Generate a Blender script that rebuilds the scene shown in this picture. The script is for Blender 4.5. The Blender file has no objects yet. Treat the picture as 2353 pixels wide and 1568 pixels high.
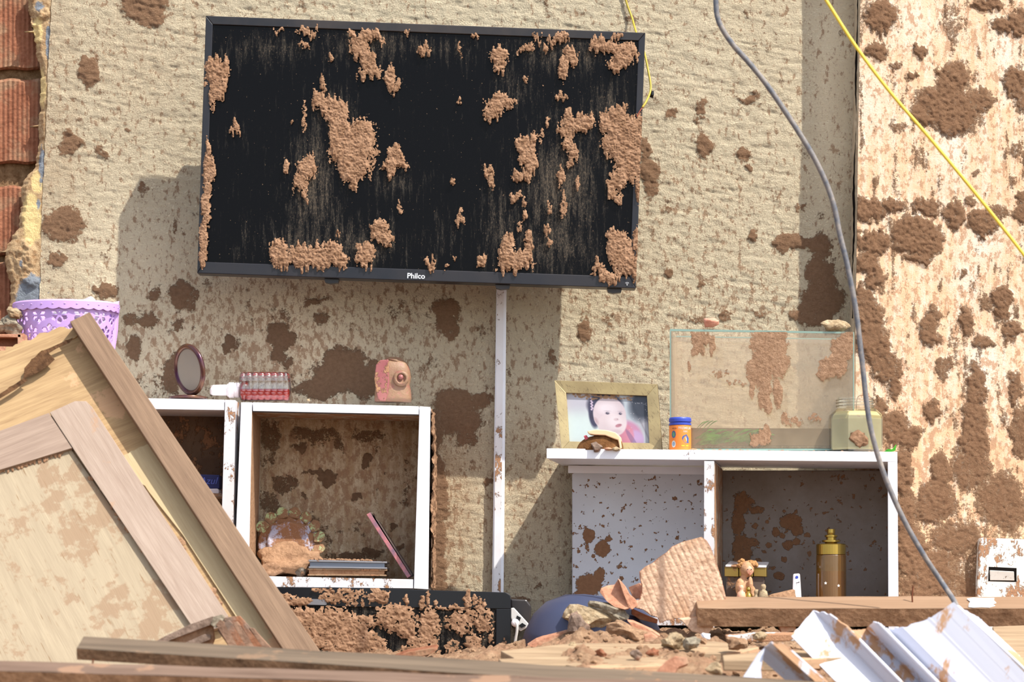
import bpy, bmesh, math, random
import numpy as np
from mathutils import Vector, Matrix
from mathutils import noise as mnoise

# ------------------------------------------------------------------ camera, light, exposure
SC = bpy.context.scene
COL = SC.collection
D = 6.0                      # camera to the stuccoed wall
XC = 1.1765                  # camera x
HOR = 1400.0                 # picture row of the horizon
Z0 = 0.25                    # height of the bottom of the frame on the wall
ZC = Z0 + (1568 - HOR) / 1000
cam_d = bpy.data.cameras.new('camera')
cam = bpy.data.objects.new('camera', cam_d); COL.objects.link(cam)
cam.location = (XC, -D, ZC); cam.rotation_euler = (math.pi / 2, 0, 0)
cam_d.sensor_width = 36; cam_d.lens = 36 * D / 2.353
cam_d.shift_y = (HOR - 784) / 2353
cam_d.dof.use_dof = True; cam_d.dof.focus_distance = D - 0.12; cam_d.dof.aperture_fstop = 4.8
cam_d.clip_end = 200
SC.camera = cam

SUN_DIR = Vector((-0.225, 0.20, -0.42)).normalized()
sun_d = bpy.data.lights.new('sun', 'SUN'); sun_d.energy = 5.2; sun_d.angle = math.radians(0.55)
sun_d.color = (1.0, 0.95, 0.87)
sun = bpy.data.objects.new('sun', sun_d); COL.objects.link(sun)
sun.rotation_euler = SUN_DIR.to_track_quat('-Z', 'Y').to_euler()
sun.location = (4, -5, 6)

W = bpy.data.worlds.new('sky'); SC.world = W; W.use_nodes = True
wn = W.node_tree; bg = wn.nodes['Background']
skyt = wn.nodes.new('ShaderNodeTexSky'); skyt.sky_type = 'NISHITA'; skyt.sun_disc = False
skyt.sun_elevation = math.asin(-SUN_DIR.z)
skyt.sun_rotation = math.atan2(-SUN_DIR.x, -SUN_DIR.y)
skyt.dust_density = 1.5; skyt.air_density = 1.0
hs = wn.nodes.new('ShaderNodeHueSaturation'); hs.inputs['Saturation'].default_value = 0.55
wn.links.new(skyt.outputs[0], hs.inputs['Color']); wn.links.new(hs.outputs[0], bg.inputs[0]); bg.inputs[1].default_value = 0.245

SC.view_settings.view_transform = 'Standard'; SC.view_settings.look = 'None'
SC.view_settings.gamma = 1.0; SC.view_settings.use_curve_mapping = False
SC.view_settings.exposure = 0.25

# ------------------------------------------------------------------ helpers
def P(px, py, d=0.0):
    """point seen at picture position (px, py) that stands d metres in front of the wall"""
    s = (D - d) / D
    return Vector((XC + (px / 1000 - XC) * s, -d, ZC + ((HOR - py) / 1000) * s))

def lin(c):
    c = c / 255.0
    return c / 12.92 if c <= 0.04045 else ((c + 0.055) / 1.055) ** 2.4
def C(r, g, b): return (lin(r), lin(g), lin(b), 1.0)

def wloc(o):
    v = Vector((0, 0, 0))
    while o is not None:
        v += o.location; o = o.parent
    return v

def tag(o, label=None, cat=None, group=None, kind=None):
    if label: o['label'] = label
    if cat: o['category'] = cat
    if group: o['group'] = group
    if kind: o['kind'] = kind
    return o

def thing(name, loc, label, cat, group=None):
    o = bpy.data.objects.new(name, None); COL.objects.link(o); o.location = loc
    o.empty_display_size = 0.05
    return tag(o, label, cat, group)

def obj(name, verts, faces, mat, parent=None, smooth=False, attrs=None, bevel=0.0, solid=0.0):
    V = np.array([tuple(v) for v in verts], dtype=np.float64) if not isinstance(verts, np.ndarray) else verts
    if parent is None:
        mn, mx = V.min(0), V.max(0)
        base = Vector(((mn[0] + mx[0]) / 2, (mn[1] + mx[1]) / 2, mn[2]))
    else:
        base = wloc(parent)
    me = bpy.data.meshes.new(name)
    V2 = V - np.array(base)
    if isinstance(faces, np.ndarray):
        nf = len(faces); me.vertices.add(len(V2)); me.vertices.foreach_set('co', V2.astype(np.float32).ravel())
        me.loops.add(nf * 4); me.polygons.add(nf)
        me.loops.foreach_set('vertex_index', faces.astype(np.int32).ravel())
        me.polygons.foreach_set('loop_start', np.arange(0, nf * 4, 4, dtype=np.int32))
        me.update(calc_edges=True); me.validate()
    else:
        me.from_pydata([tuple(v) for v in V2], [], [tuple(f) for f in faces]); me.update()
    if attrs:
        for k, a in attrs.items():
            if a.ndim == 1:
                at = me.attributes.new(k, 'FLOAT', 'POINT'); at.data.foreach_set('value', a.astype(np.float32))
            else:
                at = me.attributes.new(k, 'FLOAT_COLOR', 'POINT'); at.data.foreach_set('color', a.astype(np.float32).ravel())
    if smooth:
        me.polygons.foreach_set('use_smooth', [True] * len(me.polygons))
    me.materials.append(mat)
    o = bpy.data.objects.new(name, me); COL.objects.link(o)
    if parent is None: o.location = base
    else: o.parent = parent
    if solid:
        m = o.modifiers.new('s', 'SOLIDIFY'); m.thickness = abs(solid); m.offset = -1 if solid > 0 else 1
    if bevel:
        m = o.modifiers.new('b', 'BEVEL'); m.width = bevel; m.segments = 2; m.limit_method = 'ANGLE'
    return o

def fix_normals(verts, faces):
    bm = bmesh.new(); vs = [bm.verts.new(tuple(v)) for v in verts]
    for f in faces:
        try: bm.faces.new([vs[i] for i in f])
        except ValueError: pass
    bmesh.ops.recalc_face_normals(bm, faces=bm.faces)
    bm.verts.index_update()
    V = [v.co.copy() for v in bm.verts]; F = [[v.index for v in f.verts] for f in bm.faces]
    bm.free(); return V, F

class MB:
    """collects shapes that together are ONE part"""
    def __init__(s): s.v = []; s.f = []
    def add(s, V, F):
        n = len(s.v); s.v += [Vector(v) for v in V]; s.f += [[i + n for i in f] for f in F]; return s
    def build(s, name, mat, parent=None, **k): return obj(name, s.v, s.f, mat, parent, **k)

def prism(pts, back):
    """pts: front polygon (world points), back: vector or list of back points"""
    n = len(pts); B = [Vector(p) + Vector(back) for p in pts] if not isinstance(back, list) else back
    V = [Vector(p) for p in pts] + B
    F = [list(range(n)), list(range(2 * n - 1, n - 1, -1))] + [[i, i + n, (i + 1) % n + n, (i + 1) % n] for i in range(n)]
    return fix_normals(V, F)

def pprism(pxs, d, back):
    dd = d if callable(d) else (lambda x, y: d)
    return prism([P(x, y, dd(x, y)) for x, y in pxs], back)

def rect(x0, y0, x1, y1): return [(x0, y0), (x1, y0), (x1, y1), (x0, y1)]

def tube(pts, r, n=8, cap=True, rfun=None):
    pts = [Vector(p) for p in pts]; V = []; F = []
    up = Vector((0.13, 1, 0.21)).normalized(); prev = None
    for i, p in enumerate(pts):
        t = (pts[min(i + 1, len(pts) - 1)] - pts[max(i - 1, 0)]).normalized()
        a = (prev - t * prev.dot(t)) if prev is not None else (up - t * up.dot(t))
        a.normalize(); prev = a; b = t.cross(a)
        rr = r if rfun is None else rfun(i / (len(pts) - 1)) * r
        for k in range(n):
            w = 2 * math.pi * k / n
            V.append(p + (a * math.cos(w) + b * math.sin(w)) * rr)
    for i in range(len(pts) - 1):
        for k in range(n):
            F.append([i * n + k, i * n + (k + 1) % n, (i + 1) * n + (k + 1) % n, (i + 1) * n + k])
    if cap: F += [list(range(n - 1, -1, -1)), list(range((len(pts) - 1) * n, len(pts) * n))]
    return V, F

def spline(pts, m=10):
    pts = [Vector(p) for p in pts]; out = []
    q = [pts[0] * 2 - pts[1]] + pts + [pts[-1] * 2 - pts[-2]]
    for i in range(1, len(q) - 2):
        for k in range(m):
            t = k / m
            out.append(0.5 * ((2 * q[i]) + (-q[i-1] + q[i+1]) * t + (2*q[i-1] - 5*q[i] + 4*q[i+1] - q[i+2]) * t*t
                              + (-q[i-1] + 3*q[i] - 3*q[i+1] + q[i+2]) * t**3))
    out.append(pts[-1]); return out

def lathe(prof, c, n=32, axis=None, sx=1.0, sy=1.0, caps=True):
    """prof: list of (r, h); c base centre; axis: 3x3 matrix whose z is the axis"""
    M = axis or Matrix.Identity(3); V = []; F = []
    for r, h in prof:
        for k in range(n):
            w = 2 * math.pi * k / n
            V.append(Vector(c) + M @ Vector((r * math.cos(w) * sx, r * math.sin(w) * sy, h)))
    m = len(prof)
    for i in range(m - 1):
        for k in range(n):
            F.append([i*n + k, i*n + (k+1) % n, (i+1)*n + (k+1) % n, (i+1)*n + k])
    if caps: F += [list(range(n - 1, -1, -1)), list(range((m-1)*n, m*n))]
    return V, F

def boxv(c, size, R=None):
    c = Vector(c); R = R or Matrix.Identity(3); V = []
    for z in (-1, 1):
        for x, y in ((-1, -1), (1, -1), (1, 1), (-1, 1)):
            V.append(c + R @ Vector((x * size[0] / 2, y * size[1] / 2, z * size[2] / 2)))
    return V, [[0,3,2,1],[4,5,6,7],[0,1,5,4],[1,2,6,5],[2,3,7,6],[3,0,4,7]]

def rock(c, size, seed, sub=2, jag=0.35, R=None):
    bm = bmesh.new(); bmesh.ops.create_icosphere(bm, subdivisions=sub, radius=1.0)
    rnd = random.Random(seed); off = Vector((rnd.random()*50, rnd.random()*50, rnd.random()*50))
    cuts = [(Vector((rnd.uniform(-1,1), rnd.uniform(-1,1), rnd.uniform(-1,1))).normalized(), rnd.uniform(.55,.85)) for _ in range(7)]
    R = R or Matrix.Rotation(rnd.uniform(-.4,.4), 3, 'Y'); V = []
    for v in bm.verts:
        p = v.co.copy()
        for n_, h in cuts:
            e = p.dot(n_) - h
            if e > 0: p -= n_ * e
        p *= 1 + jag * mnoise.noise(v.co * 1.6 + off) + jag * .45 * mnoise.noise(v.co * 5 + off)
        V.append(Vector(c) + R @ Vector((p.x*size[0], p.y*size[1], p.z*size[2])))
    F = [[v.index for v in f.verts] for f in bm.faces]; bm.free(); return V, F

def text_mesh(s, size, font_shear=0.0, extrude=0.0004, bold=0.0):
    cu = bpy.data.curves.new('t', 'FONT'); cu.body = s; cu.size = size; cu.extrude = extrude; cu.shear = font_shear
    cu.offset = bold; cu.resolution_u = 3; cu.align_x = 'CENTER'; cu.align_y = 'CENTER'
    o = bpy.data.objects.new('t', cu); me = bpy.data.meshes.new_from_object(o)
    V = [v.co.copy() for v in me.vertices]; F = [list(p.vertices) for p in me.polygons]
    bpy.data.objects.remove(o); bpy.data.meshes.remove(me); bpy.data.curves.remove(cu)
    return V, F

def text_at(s, size, c, name, mat, parent, R=None, **k):
    V, F = text_mesh(s, size, **k); R = R or Matrix.Identity(3)
    A = R @ Matrix.Rotation(math.pi / 2, 3, 'X')
    return obj(name, [Vector(c) + A @ v for v in V], F, mat, parent)

# numpy value noise
def vn(x, y, seed=0):
    rs = np.random.RandomState(seed); T = rs.rand(256, 256)
    xi = np.floor(x).astype(int); yi = np.floor(y).astype(int); fx = x - xi; fy = y - yi
    fx = fx*fx*(3-2*fx); fy = fy*fy*(3-2*fy)
    a = T[xi & 255, yi & 255]; b = T[(xi+1) & 255, yi & 255]; c = T[xi & 255, (yi+1) & 255]; d = T[(xi+1) & 255, (yi+1) & 255]
    return (a*(1-fx)+b*fx)*(1-fy) + (c*(1-fx)+d*fx)*fy
def fbm(x, y, seed=0, o=4, g=0.55):
    s = 0; a = 1; t = 0
    for i in range(o):
        s = s + a * vn(x * 2**i + i*17.3, y * 2**i + i*9.1, seed + i); t += a; a *= g
    return s / t

def density(X, Y, blobs, seed=1, warp=14, teeth=0):
    Xw = X + warp * 2 * (fbm(X/26, Y/26, seed) - .5) + warp * .9 * (fbm(X/8, Y/8, seed+5) - .5)
    Yw = Y + warp * 2 * (fbm(X/26, Y/26, seed+9) - .5) + warp * .9 * (fbm(X/8, Y/8, seed+13) - .5)
    if teeth: Yw = Yw + teeth * (fbm(X/7, Y/90, seed+20, 3) - .35) * 2
    m = np.zeros_like(X, dtype=float)
    for b in blobs:
        x, y, rx, ry = b[:4]; w = b[4] if len(b) > 4 else 1.0
        m = np.maximum(m, w * np.clip(1.5 - ((Xw-x)/rx)**2 - ((Yw-y)/ry)**2, 0, 1))
    return m
def soft(X, Y, blobs):
    m = np.zeros_like(X, dtype=float)
    for x, y, rx, ry, w in blobs:
        m = np.maximum(m, w * np.exp(-((X-x)/rx)**2 - ((Y-y)/ry)**2))
    return m

def grid(xs, ys):
    X, Y = np.meshgrid(xs, ys); nx = len(xs); ny = len(ys)
    i = np.arange((ny-1)*(nx-1)); r = i // (nx-1); c = i % (nx-1); a = r*nx + c
    return X.ravel(), Y.ravel(), np.stack([a, a+nx, a+nx+1, a+1], 1)
def PN(X, Y, d):
    s = (D - d) / D
    return np.stack([XC + (X/1000 - XC)*s, -d + 0*X, ZC + (HOR - Y)/1000*s], 1)
def compact(V, F, keep, attrs=None):
    F = F[keep]; u = np.unique(F); m = -np.ones(len(V), int); m[u] = np.arange(len(u))
    return V[u], m[F], {k: a[u] for k, a in (attrs or {}).items()}

# ------------------------------------------------------------------ material DSL
class NT:
    def __init__(s, name):
        s.m = bpy.data.materials.new(name); s.m.use_nodes = True; s.t = s.m.node_tree; s.n = s.t.nodes
        s.b = s.n['Principled BSDF']; s.out = s.n['Material Output']
        s.tc = s.n.new('ShaderNodeTexCoord')
    def L(s, a, b): s.t.links.new(a, b)
    def put(s, sock, v):
        if isinstance(v, (int, float)): sock.default_value = v
        elif isinstance(v, tuple): sock.default_value = v
        elif v is not None: s.L(v, sock)
    def map(s, scale=(1,1,1), rot=(0,0,0), src=None, typ='TEXTURE'):
        n = s.n.new('ShaderNodeMapping'); n.vector_type = typ; s.L(src or s.tc.outputs['Object'], n.inputs[0])
        n.inputs['Scale'].default_value = scale; n.inputs['Rotation'].default_value = rot; return n.outputs[0]
    def noise(s, scale, detail=4, rough=.55, vec=None, dist=0.0, col=False):
        n = s.n.new('ShaderNodeTexNoise'); s.L(vec or s.tc.outputs['Object'], n.inputs['Vector'])
        n.inputs['Scale'].default_value = scale; n.inputs['Detail'].default_value = detail
        n.inputs['Roughness'].default_value = rough; n.inputs['Distortion'].default_value = dist
        return n.outputs['Color' if col else 'Fac']
    def vor(s, scale, vec=None, feat='F1'):
        n = s.n.new('ShaderNodeTexVoronoi'); s.L(vec or s.tc.outputs['Object'], n.inputs['Vector'])
        n.inputs['Scale'].default_value = scale; n.feature = feat; return n.outputs['Distance']
    def attr(s, name, col=False):
        n = s.n.new('ShaderNodeAttribute'); n.attribute_name = name; return n.outputs['Color' if col else 'Fac']
    def math(s, op, a, b=0.0, c=None, clamp=False):
        n = s.n.new('ShaderNodeMath'); n.operation = op; n.use_clamp = clamp
        s.put(n.inputs[0], a); s.put(n.inputs[1], b)
        if c is not None: s.put(n.inputs[2], c)
        return n.outputs[0]
    def step(s, v, lo, hi, a=0.0, b=1.0):
        n = s.n.new('ShaderNodeMapRange'); n.clamp = True; s.put(n.inputs[0], v)
        n.inputs[1].default_value = lo; n.inputs[2].default_value = hi; n.inputs[3].default_value = a; n.inputs[4].default_value = b
        return n.outputs[0]
    def mix(s, f, a, b, mode='MIX'):
        n = s.n.new('ShaderNodeMix'); n.data_type = 'RGBA'; n.blend_type = mode
        s.put(n.inputs[0], f); s.put(n.inputs[6], a); s.put(n.inputs[7], b); return n.outputs[2]
    def bump(s, h, dist, strength=1.0, prev=None):
        n = s.n.new('ShaderNodeBump'); n.inputs['Distance'].default_value = dist; n.inputs['Strength'].default_value = strength
        s.L(h, n.inputs['Height'])
        if prev: s.L(prev, n.inputs['Normal'])
        return n.outputs[0]
    def done(s, col=None, rough=.9, normal=None, spec=.25, metal=0.0):
        s.put(s.b.inputs['Base Color'], col); s.put(s.b.inputs['Roughness'], rough)
        s.b.inputs['Specular IOR Level'].default_value = spec; s.b.inputs['Metallic'].default_value = metal
        if normal: s.L(normal, s.b.inputs['Normal'])
        return s.m

MUD_L = C(206, 166, 130); MUD_D = C(186, 148, 116); MUD_DD = C(164, 127, 98)

def mudcol(t, a=MUD_D, b=MUD_L, sc=60):
    return t.mix(t.step(t.noise(sc, 6, .7), .35, .68), a, b)

def wall_material(name, base1, base2, filmc, mud1, mud2, stucco=1.0, film_scale=(.02,1,.16), edge=(.42,.62)):
    t = NT(name)
    mud = t.attr('mud'); film = t.attr('film'); spk = t.attr('spk'); sm = t.attr('rough')
    n1 = t.math('ADD', t.math('MULTIPLY', t.noise(60, 6, .8), .5), t.math('MULTIPLY', t.noise(210, 4, .8), .5))
    base = t.mix(t.noise(7, 5, .6), base1, base2)
    fine = t.noise(260, 4, .7)
    base = t.mix(t.step(fine, .3, .75), t.mix(.13, base, C(140, 108, 76)), base)
    st = t.noise(1.0, 5, .65, vec=t.map(film_scale))
    fv = t.math('MULTIPLY', film, t.step(t.math('ADD', t.math('MULTIPLY', st, .6), t.math('MULTIPLY', t.noise(40, 5, .7), .4)), .34, .55), clamp=True)
    col = t.mix(fv, base, filmc)
    # small splashes
    s1 = t.noise(75, 5, .72, vec=t.map((1, 1, 1.7)))
    th = t.math('ADD', s1, t.math('MULTIPLY', spk, .085))
    sf = t.step(th, .565, .63)
    s3 = t.noise(190, 4, .75, vec=t.map((1, 1, 1.5)))
    sf3 = t.step(t.math('ADD', s3, t.math('MULTIPLY', spk, .07)), .60, .68)
    col = t.mix(t.math('MULTIPLY', sf3, .6), col, t.mix(fine, mud2, filmc))
    col = t.mix(t.math('MULTIPLY', sf, .8), col, t.mix(fine, mud1, mud2))
    mf = t.step(t.math('ADD', mud, t.math('MULTIPLY', t.math('SUBTRACT', n1, .5), 3.6)), edge[0], edge[1])
    mf = t.math('MULTIPLY', mf, t.step(mud, .05, .2))
    col = t.mix(mf, col, mudcol(t, mud1, mud2, 120))
    tro = t.noise(1.0, 5, .65, vec=t.map((.16, 1, .018), (0, math.radians(-9), 0)), dist=1.2)
    gr = t.math('ADD', t.math('MULTIPLY', t.noise(110, 5, .75, dist=.5), .6), t.math('MULTIPLY', t.step(t.noise(260, 4, .8), .35, .62), .55))
    h = t.math('ADD', t.math('MULTIPLY', tro, 1.0), t.math('MULTIPLY', gr, 1.1))
    h = t.math('MULTIPLY', t.math('MULTIPLY', h, stucco), t.step(sm, 0, 1, .12, 1.0))
    h = t.math('ADD', h, t.math('MULTIPLY', mf, t.math('ADD', .3, t.math('MULTIPLY', t.noise(150, 6, .85), 2.4))))
    return t.done(col, .95, t.bump(h, .0062), .1)

M = {}
def dirtmat(name, a=MUD_D, b=MUD_L, bumpd=.006, sc=60, third=None):
    t = NT(name); col = t.mix(t.step(t.noise(sc, 6, .7), .35, .66), a, b)
    if third: col = t.mix(t.step(t.noise(14, 5, .6), .5, .62), col, third)
    h = t.math('ADD', t.noise(150, 6, .75), t.math('MULTIPLY', t.vor(110), .6))
    return t.done(col, .97, t.bump(h, bumpd), .08)
M['dirt'] = dirtmat('dirt', C(168,130,100), C(206,170,136), .008, 45)
M['mud'] = dirtmat('mud_dry', C(142,108,82), C(184,146,116), .004)
M['mud_wet'] = dirtmat('mud_damp', MUD_DD, MUD_D, .004)
M['concrete'] = dirtmat('broken_plaster', C(176,150,116), C(226,204,168), .007, 50, C(150,118,88))
M['concrete_grey'] = dirtmat('grey_mortar', C(130,118,100), C(200,188,165), .007, 80)
M['terracotta'] = dirtmat('terracotta', C(178,124,98), C(212,160,130), .0025, 30, C(200,164,134))
M['terracotta_muddy'] = dirtmat('terracotta_muddy', C(190,156,130), C(226,194,166), .0025, 70, C(198,160,130))
M['brick_red'] = dirtmat('brick_red', C(134,86,64), C(164,112,86), .003, 35, C(156,122,96))
M['mortar'] = dirtmat('mortar', C(120,90,62), C(176,142,106), .008, 60)
M['tile_grey'] = dirtmat('weathered_tile', C(110,92,80), C(160,138,122), .003, 30, C(150,104,78))

def plain(name, c, rough=.5, metal=0, spec=.4, mudamt=0.0, bumpd=0.0, mscale=26, muda=C(160,116,84)):
    t = NT(name); col = c
    if mudamt > 0:
        n = t.noise(mscale, 7, .75, vec=t.map((1, 1, 1.5)))
        f = t.step(n, .70 - mudamt * .3, .73 - mudamt * .3)
        dust = t.step(t.noise(9, 4, .6), .3, .8, 0.0, .35 * min(1, mudamt * 2))
        col = t.mix(f, t.mix(dust, c, C(190,160,130)), t.mix(t.noise(150, 4), muda, C(196,150,114)))
        return t.done(col, t.step(f, 0, 1, rough, .95), t.bump(t.math('MULTIPLY', f, t.noise(200, 5, .7)), .004), spec, metal)
    return t.done(col, rough, None, spec, metal)

def wood(name, a, b, ang, mud=0.0, fine=1.0, rough=.75, cracks=0.0, mudc=C(196,156,120), big=0.5):
    t = NT(name); r = (0, math.radians(ang), 0)
    v1 = t.map((.5, .03, .012 / fine), r); v2 = t.map((.18, .02, .0022 / fine), r)
    g = t.noise(1.0, 4, .6, vec=v1, dist=.8 * big); g2 = t.noise(1.0, 3, .6, vec=v2)
    f = t.math('ADD', t.math('MULTIPLY', g, .6), t.math('MULTIPLY', g2, .4))
    col = t.mix(t.step(f, .32, .66), a, b)
    if cracks:
        cr = t.step(t.noise(1.0, 2, .5, vec=t.map((.07, .02, .0042), r)), .27, .325, 1, 0)
        col = t.mix(t.math('MULTIPLY', cr, cracks), col, C(120, 88, 55))
    if mud:
        mfac = t.step(t.noise(6, 7, .68), .64 - mud * .25, .67 - mud * .25)
        col = t.mix(t.math('MULTIPLY', mfac, .75), col, mudc)
        col = t.mix(t.step(t.noise(30, 6, .75), .70, .74), col, C(160,118,86))
    return t.done(col, rough, t.bump(f, .0012), .2)

# thin glass: coated see-through
def glassy(name, tint=(1, 1, 1, 1), gloss=.12, film=0.0, filmc=C(190,170,140), rough=.03, mudattr=False, noise_film=.0):
    t = NT(name); tr = t.n.new('ShaderNodeBsdfTransparent'); tr.inputs[0].default_value = tint
    gl = t.n.new('ShaderNodeBsdfGlossy'); gl.inputs['Roughness'].default_value = rough
    lw = t.n.new('ShaderNodeLayerWeight'); lw.inputs[0].default_value = .35
    fac = t.math('MULTIPLY_ADD', lw.outputs['Fresnel'], .8, gloss * .3)
    m1 = t.n.new('ShaderNodeMixShader'); t.L(fac, m1.inputs[0]); t.L(tr.outputs[0], m1.inputs[1]); t.L(gl.outputs[0], m1.inputs[2])
    last = m1.outputs[0]
    if film > 0 or mudattr:
        df = t.n.new('ShaderNodeBsdfDiffuse'); m2 = t.n.new('ShaderNodeMixShader')
        n = t.math('MULTIPLY_ADD', t.step(t.noise(22, 7, .7), .3, .7), noise_film, film)
        c = filmc
        if mudattr:
            mud = t.attr('mud'); mf = t.step(t.math('ADD', mud, t.math('MULTIPLY', t.math('SUBTRACT', t.noise(110, 5, .75), .5), 2.0)), .46, .54)
            sp = t.step(t.noise(120, 4, .7), .70, .73)
            mf = t.math('MAXIMUM', t.math('MULTIPLY', mf, t.step(mud, .03, .15)), sp)
            n = t.math('MAXIMUM', n, t.math('MULTIPLY', mf, .97))
            c = t.mix(mf, filmc, mudcol(t, C(150,116,90), C(190,154,124), 120))
            t.L(t.bump(t.math('MULTIPLY', mf, t.noise(180, 5, .7)), .006), df.inputs['Normal'])
        t.put(df.inputs[0], c); t.L(n, m2.inputs[0]); t.L(last, m2.inputs[1]); t.L(df.outputs[0], m2.inputs[2]); last = m2.outputs[0]
    t.L(last, t.out.inputs[0]); return t.m

def ramp_attr_color(name, rough=.3, extra=None):
    t = NT(name); return t.done(t.attr('paint', True), rough, None, .4)

M['white_board'] = plain('white_laminate', C(232,234,240), .35, mudamt=.16)
M['white_board_muddy'] = plain('white_laminate_muddy', C(224,224,228), .4, mudamt=.5)
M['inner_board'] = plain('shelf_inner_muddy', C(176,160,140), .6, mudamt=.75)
M['white_plastic'] = plain('white_plastic', C(238,230,232), .4, mudamt=.15)
M['black'] = plain('black_plastic', C(22,24,30), .38, mudamt=.12)
M['black_clean'] = plain('black_gloss', C(14,15,18), .25)
M['bezel'] = plain('bezel_blueblack', C(20,24,33), .35, mudamt=.05)

# ------------------------------------------------------------------ SETTING
def fine_axis(lo, a, b, hi, step, coarse=60):
    L = list(np.arange(lo, a, coarse)) if lo < a else []
    R = list(np.arange(b, hi + 1, coarse)) if hi > b else []
    return np.array(sorted(set(L + list(np.arange(a, b, step)) + R + [float(hi)])))

WB = [(330,12,52,46),(345,40,30,28),(205,162,30,40),(195,150,22,20),(165,326,26,24,.95),(150,345,18,12,.8),(330,430,14,16,.7),(145,514,46,40),(130,600,22,14,.85),
 (235,352,12,14,.75),(290,298,12,9,.7),(402,522,9,20,.7),(415,676,26,36),(350,676,20,16,.9),(242,668,22,16,.9),(340,738,26,22,.95),(405,748,12,14,.8),(440,690,14,30,.7),
 (645,772,30,34),(640,812,20,20,.9),(660,835,14,14,.85),(525,788,12,22,.95),(725,693,26,10,.9),(735,735,14,14,.7),(790,825,48,26),(770,860,55,40),(740,895,60,26),(830,875,50,38),(860,845,40,10,.8),
 (1028,725,30,44),(1040,760,20,20,.9),(1045,925,50,32),(1060,965,55,36),(1100,920,30,18,.9),(1120,1108,9,10,.9),(1070,1010,30,14,.8),(305,800,18,30,.9),(395,860,22,55,.8),(300,740,22,16,.75),(440,880,14,40,.7),
 (1345,760,16,34,.85),(1268,815,9,20,.8),(1542,262,20,12,.8),(1608,245,14,18,.8),(1622,335,22,26,.98),(1610,275,18,10,.7),(1706,352,14,20,.95),(1716,388,14,9,.8),(1715,228,28,10,.8),(1735,212,12,12,.7),
 (1735,540,13,20,.95),(1830,556,58,22),(1880,566,32,30),(1885,630,40,40),(1890,690,48,50),(1870,725,48,26),(1493,395,26,34,.95),(1480,340,14,30,.9),(1500,430,18,20,.8),(1536,625,9,16,.85),(1612,650,10,9,.8),
 (1835,482,12,9,.7),(1540,480,6,22,.6),(1600,735,30,10,.6),(1720,25,8,12,.5),(1660,55,9,10,.5),(1500,225,8,14,.5),(1445,45,20,12,.6),(1670,730,10,16,.7),(1400,735,10,20,.6),(1745,720,18,14,.6),
 (1003,1010,14,60,.95),(1006,1120,20,90),(1000,1250,24,90),(1005,1320,24,60),(1010,1180,30,30,.8),(1240,1345,6,14,.7),(1190,1385,24,12,.8),
 # inside the open shelf boxes
 (755,1104,18,14,1),(690,1030,10,10,.9),(845,1060,12,20,.9),(735,1090,40,8,.7),(655,1110,26,20,.7),(620,1010,24,50,.65),(720,1000,60,20,.6),(880,1095,5,6,.9),(822,1145,8,8,.9),(900,1210,9,9,.9),
 (800,1290,60,20,.7),(860,1270,30,10,.7),(700,1320,120,16,.9),(920,1255,8,8,.8),(850,1000,40,16,.6),(410,1000,60,40,.6),(470,1090,40,50,.55),(620,1160,30,30,.6)]
xs = fine_axis(88, 92, 1990, 2100, 2.9); ys = fine_axis(-900, -20, 1480, 1900, 2.9)
X, Y, F = grid(xs, ys)
# ragged left edge of the plaster
edge = np.interp(Y, [-900, 0, 120, 300, 450, 700, 1900], [120, 120, 112, 106, 98, 91, 88]) + 5*(fbm(Y/22, Y*0, 3)-.5)
X = np.where(X <= 92.5, edge, np.maximum(X, edge + .01*(X-88)))
mud = density(X, Y, WB, 4, 16)
mud = np.maximum(mud, .42 * np.clip(fbm(X/30, Y/38, 61, 5) * (1 + .10*soft(X, Y, [(620,820,420,200,1.0),(760,1150,260,260,1.0)])) - .61, 0, 1) * 5)
mud = np.clip(mud, 0, 1)
smooth_zone = np.clip(soft(X, Y, [(560,860,430,230,1.0),(330,640,180,180,.6),(1920,200,75,420,.9),(760,1150,260,260,1.0)]) * 1.25, 0, 1)
roughz = 1 - .75 * smooth_zone
film = np.clip(soft(X, Y, [(1030,1150,80,330,.5),(1200,1150,80,260,.3),(640,850,420,220,.26),(130,300,70,420,.35),(330,120,200,200,.18)]), 0, 1)
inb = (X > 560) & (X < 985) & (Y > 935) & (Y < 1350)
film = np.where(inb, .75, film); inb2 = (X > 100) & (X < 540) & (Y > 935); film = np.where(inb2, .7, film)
spk = np.clip(soft(X, Y, [(640,820,480,190,1.0),(1250,1150,200,300,.55),(760,1130,260,260,1.0),(1600,700,330,120,.75),(1560,520,260,220,.45),(1450,760,200,120,.75),(250,200,200,260,.35),(700,20,400,50,.35),(1020,1180,60,250,1)]), .12, 1)
a = math.radians(9); U = X*math.cos(a) + Y*math.sin(a); Vv = -X*math.sin(a) + Y*math.cos(a)
tro = 1 - np.abs(fbm(U/95, Vv/13, 31, 4) - .5) * 4
gr = fbm(X/16, Y/13, 33, 4) - .5
wave = fbm(X/260, Y/260, 35, 2) - .5
clump = np.clip(mud - .35, 0, 1)
h = roughz * (.0016 * np.clip(tro, -1, 1) + .0050 * gr) + .004 * wave + clump * (.0005 + .0085 * fbm(X/7, Y/7, 37, 4, .7))
V = PN(X, Y, 0.0); V[:, 1] = -h
M['wall_back'] = wall_material('cream_stucco', C(252,238,206), C(242,224,190), C(186,146,106), MUD_DD, MUD_D)
wb = obj('wall_back', V, F, M['wall_back'], smooth=True, attrs={'mud': mud, 'film': film, 'spk': spk, 'rough': roughz})
tag(wb, 'cream rough stucco wall splattered with brown mud behind the television', kind='structure')

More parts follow.
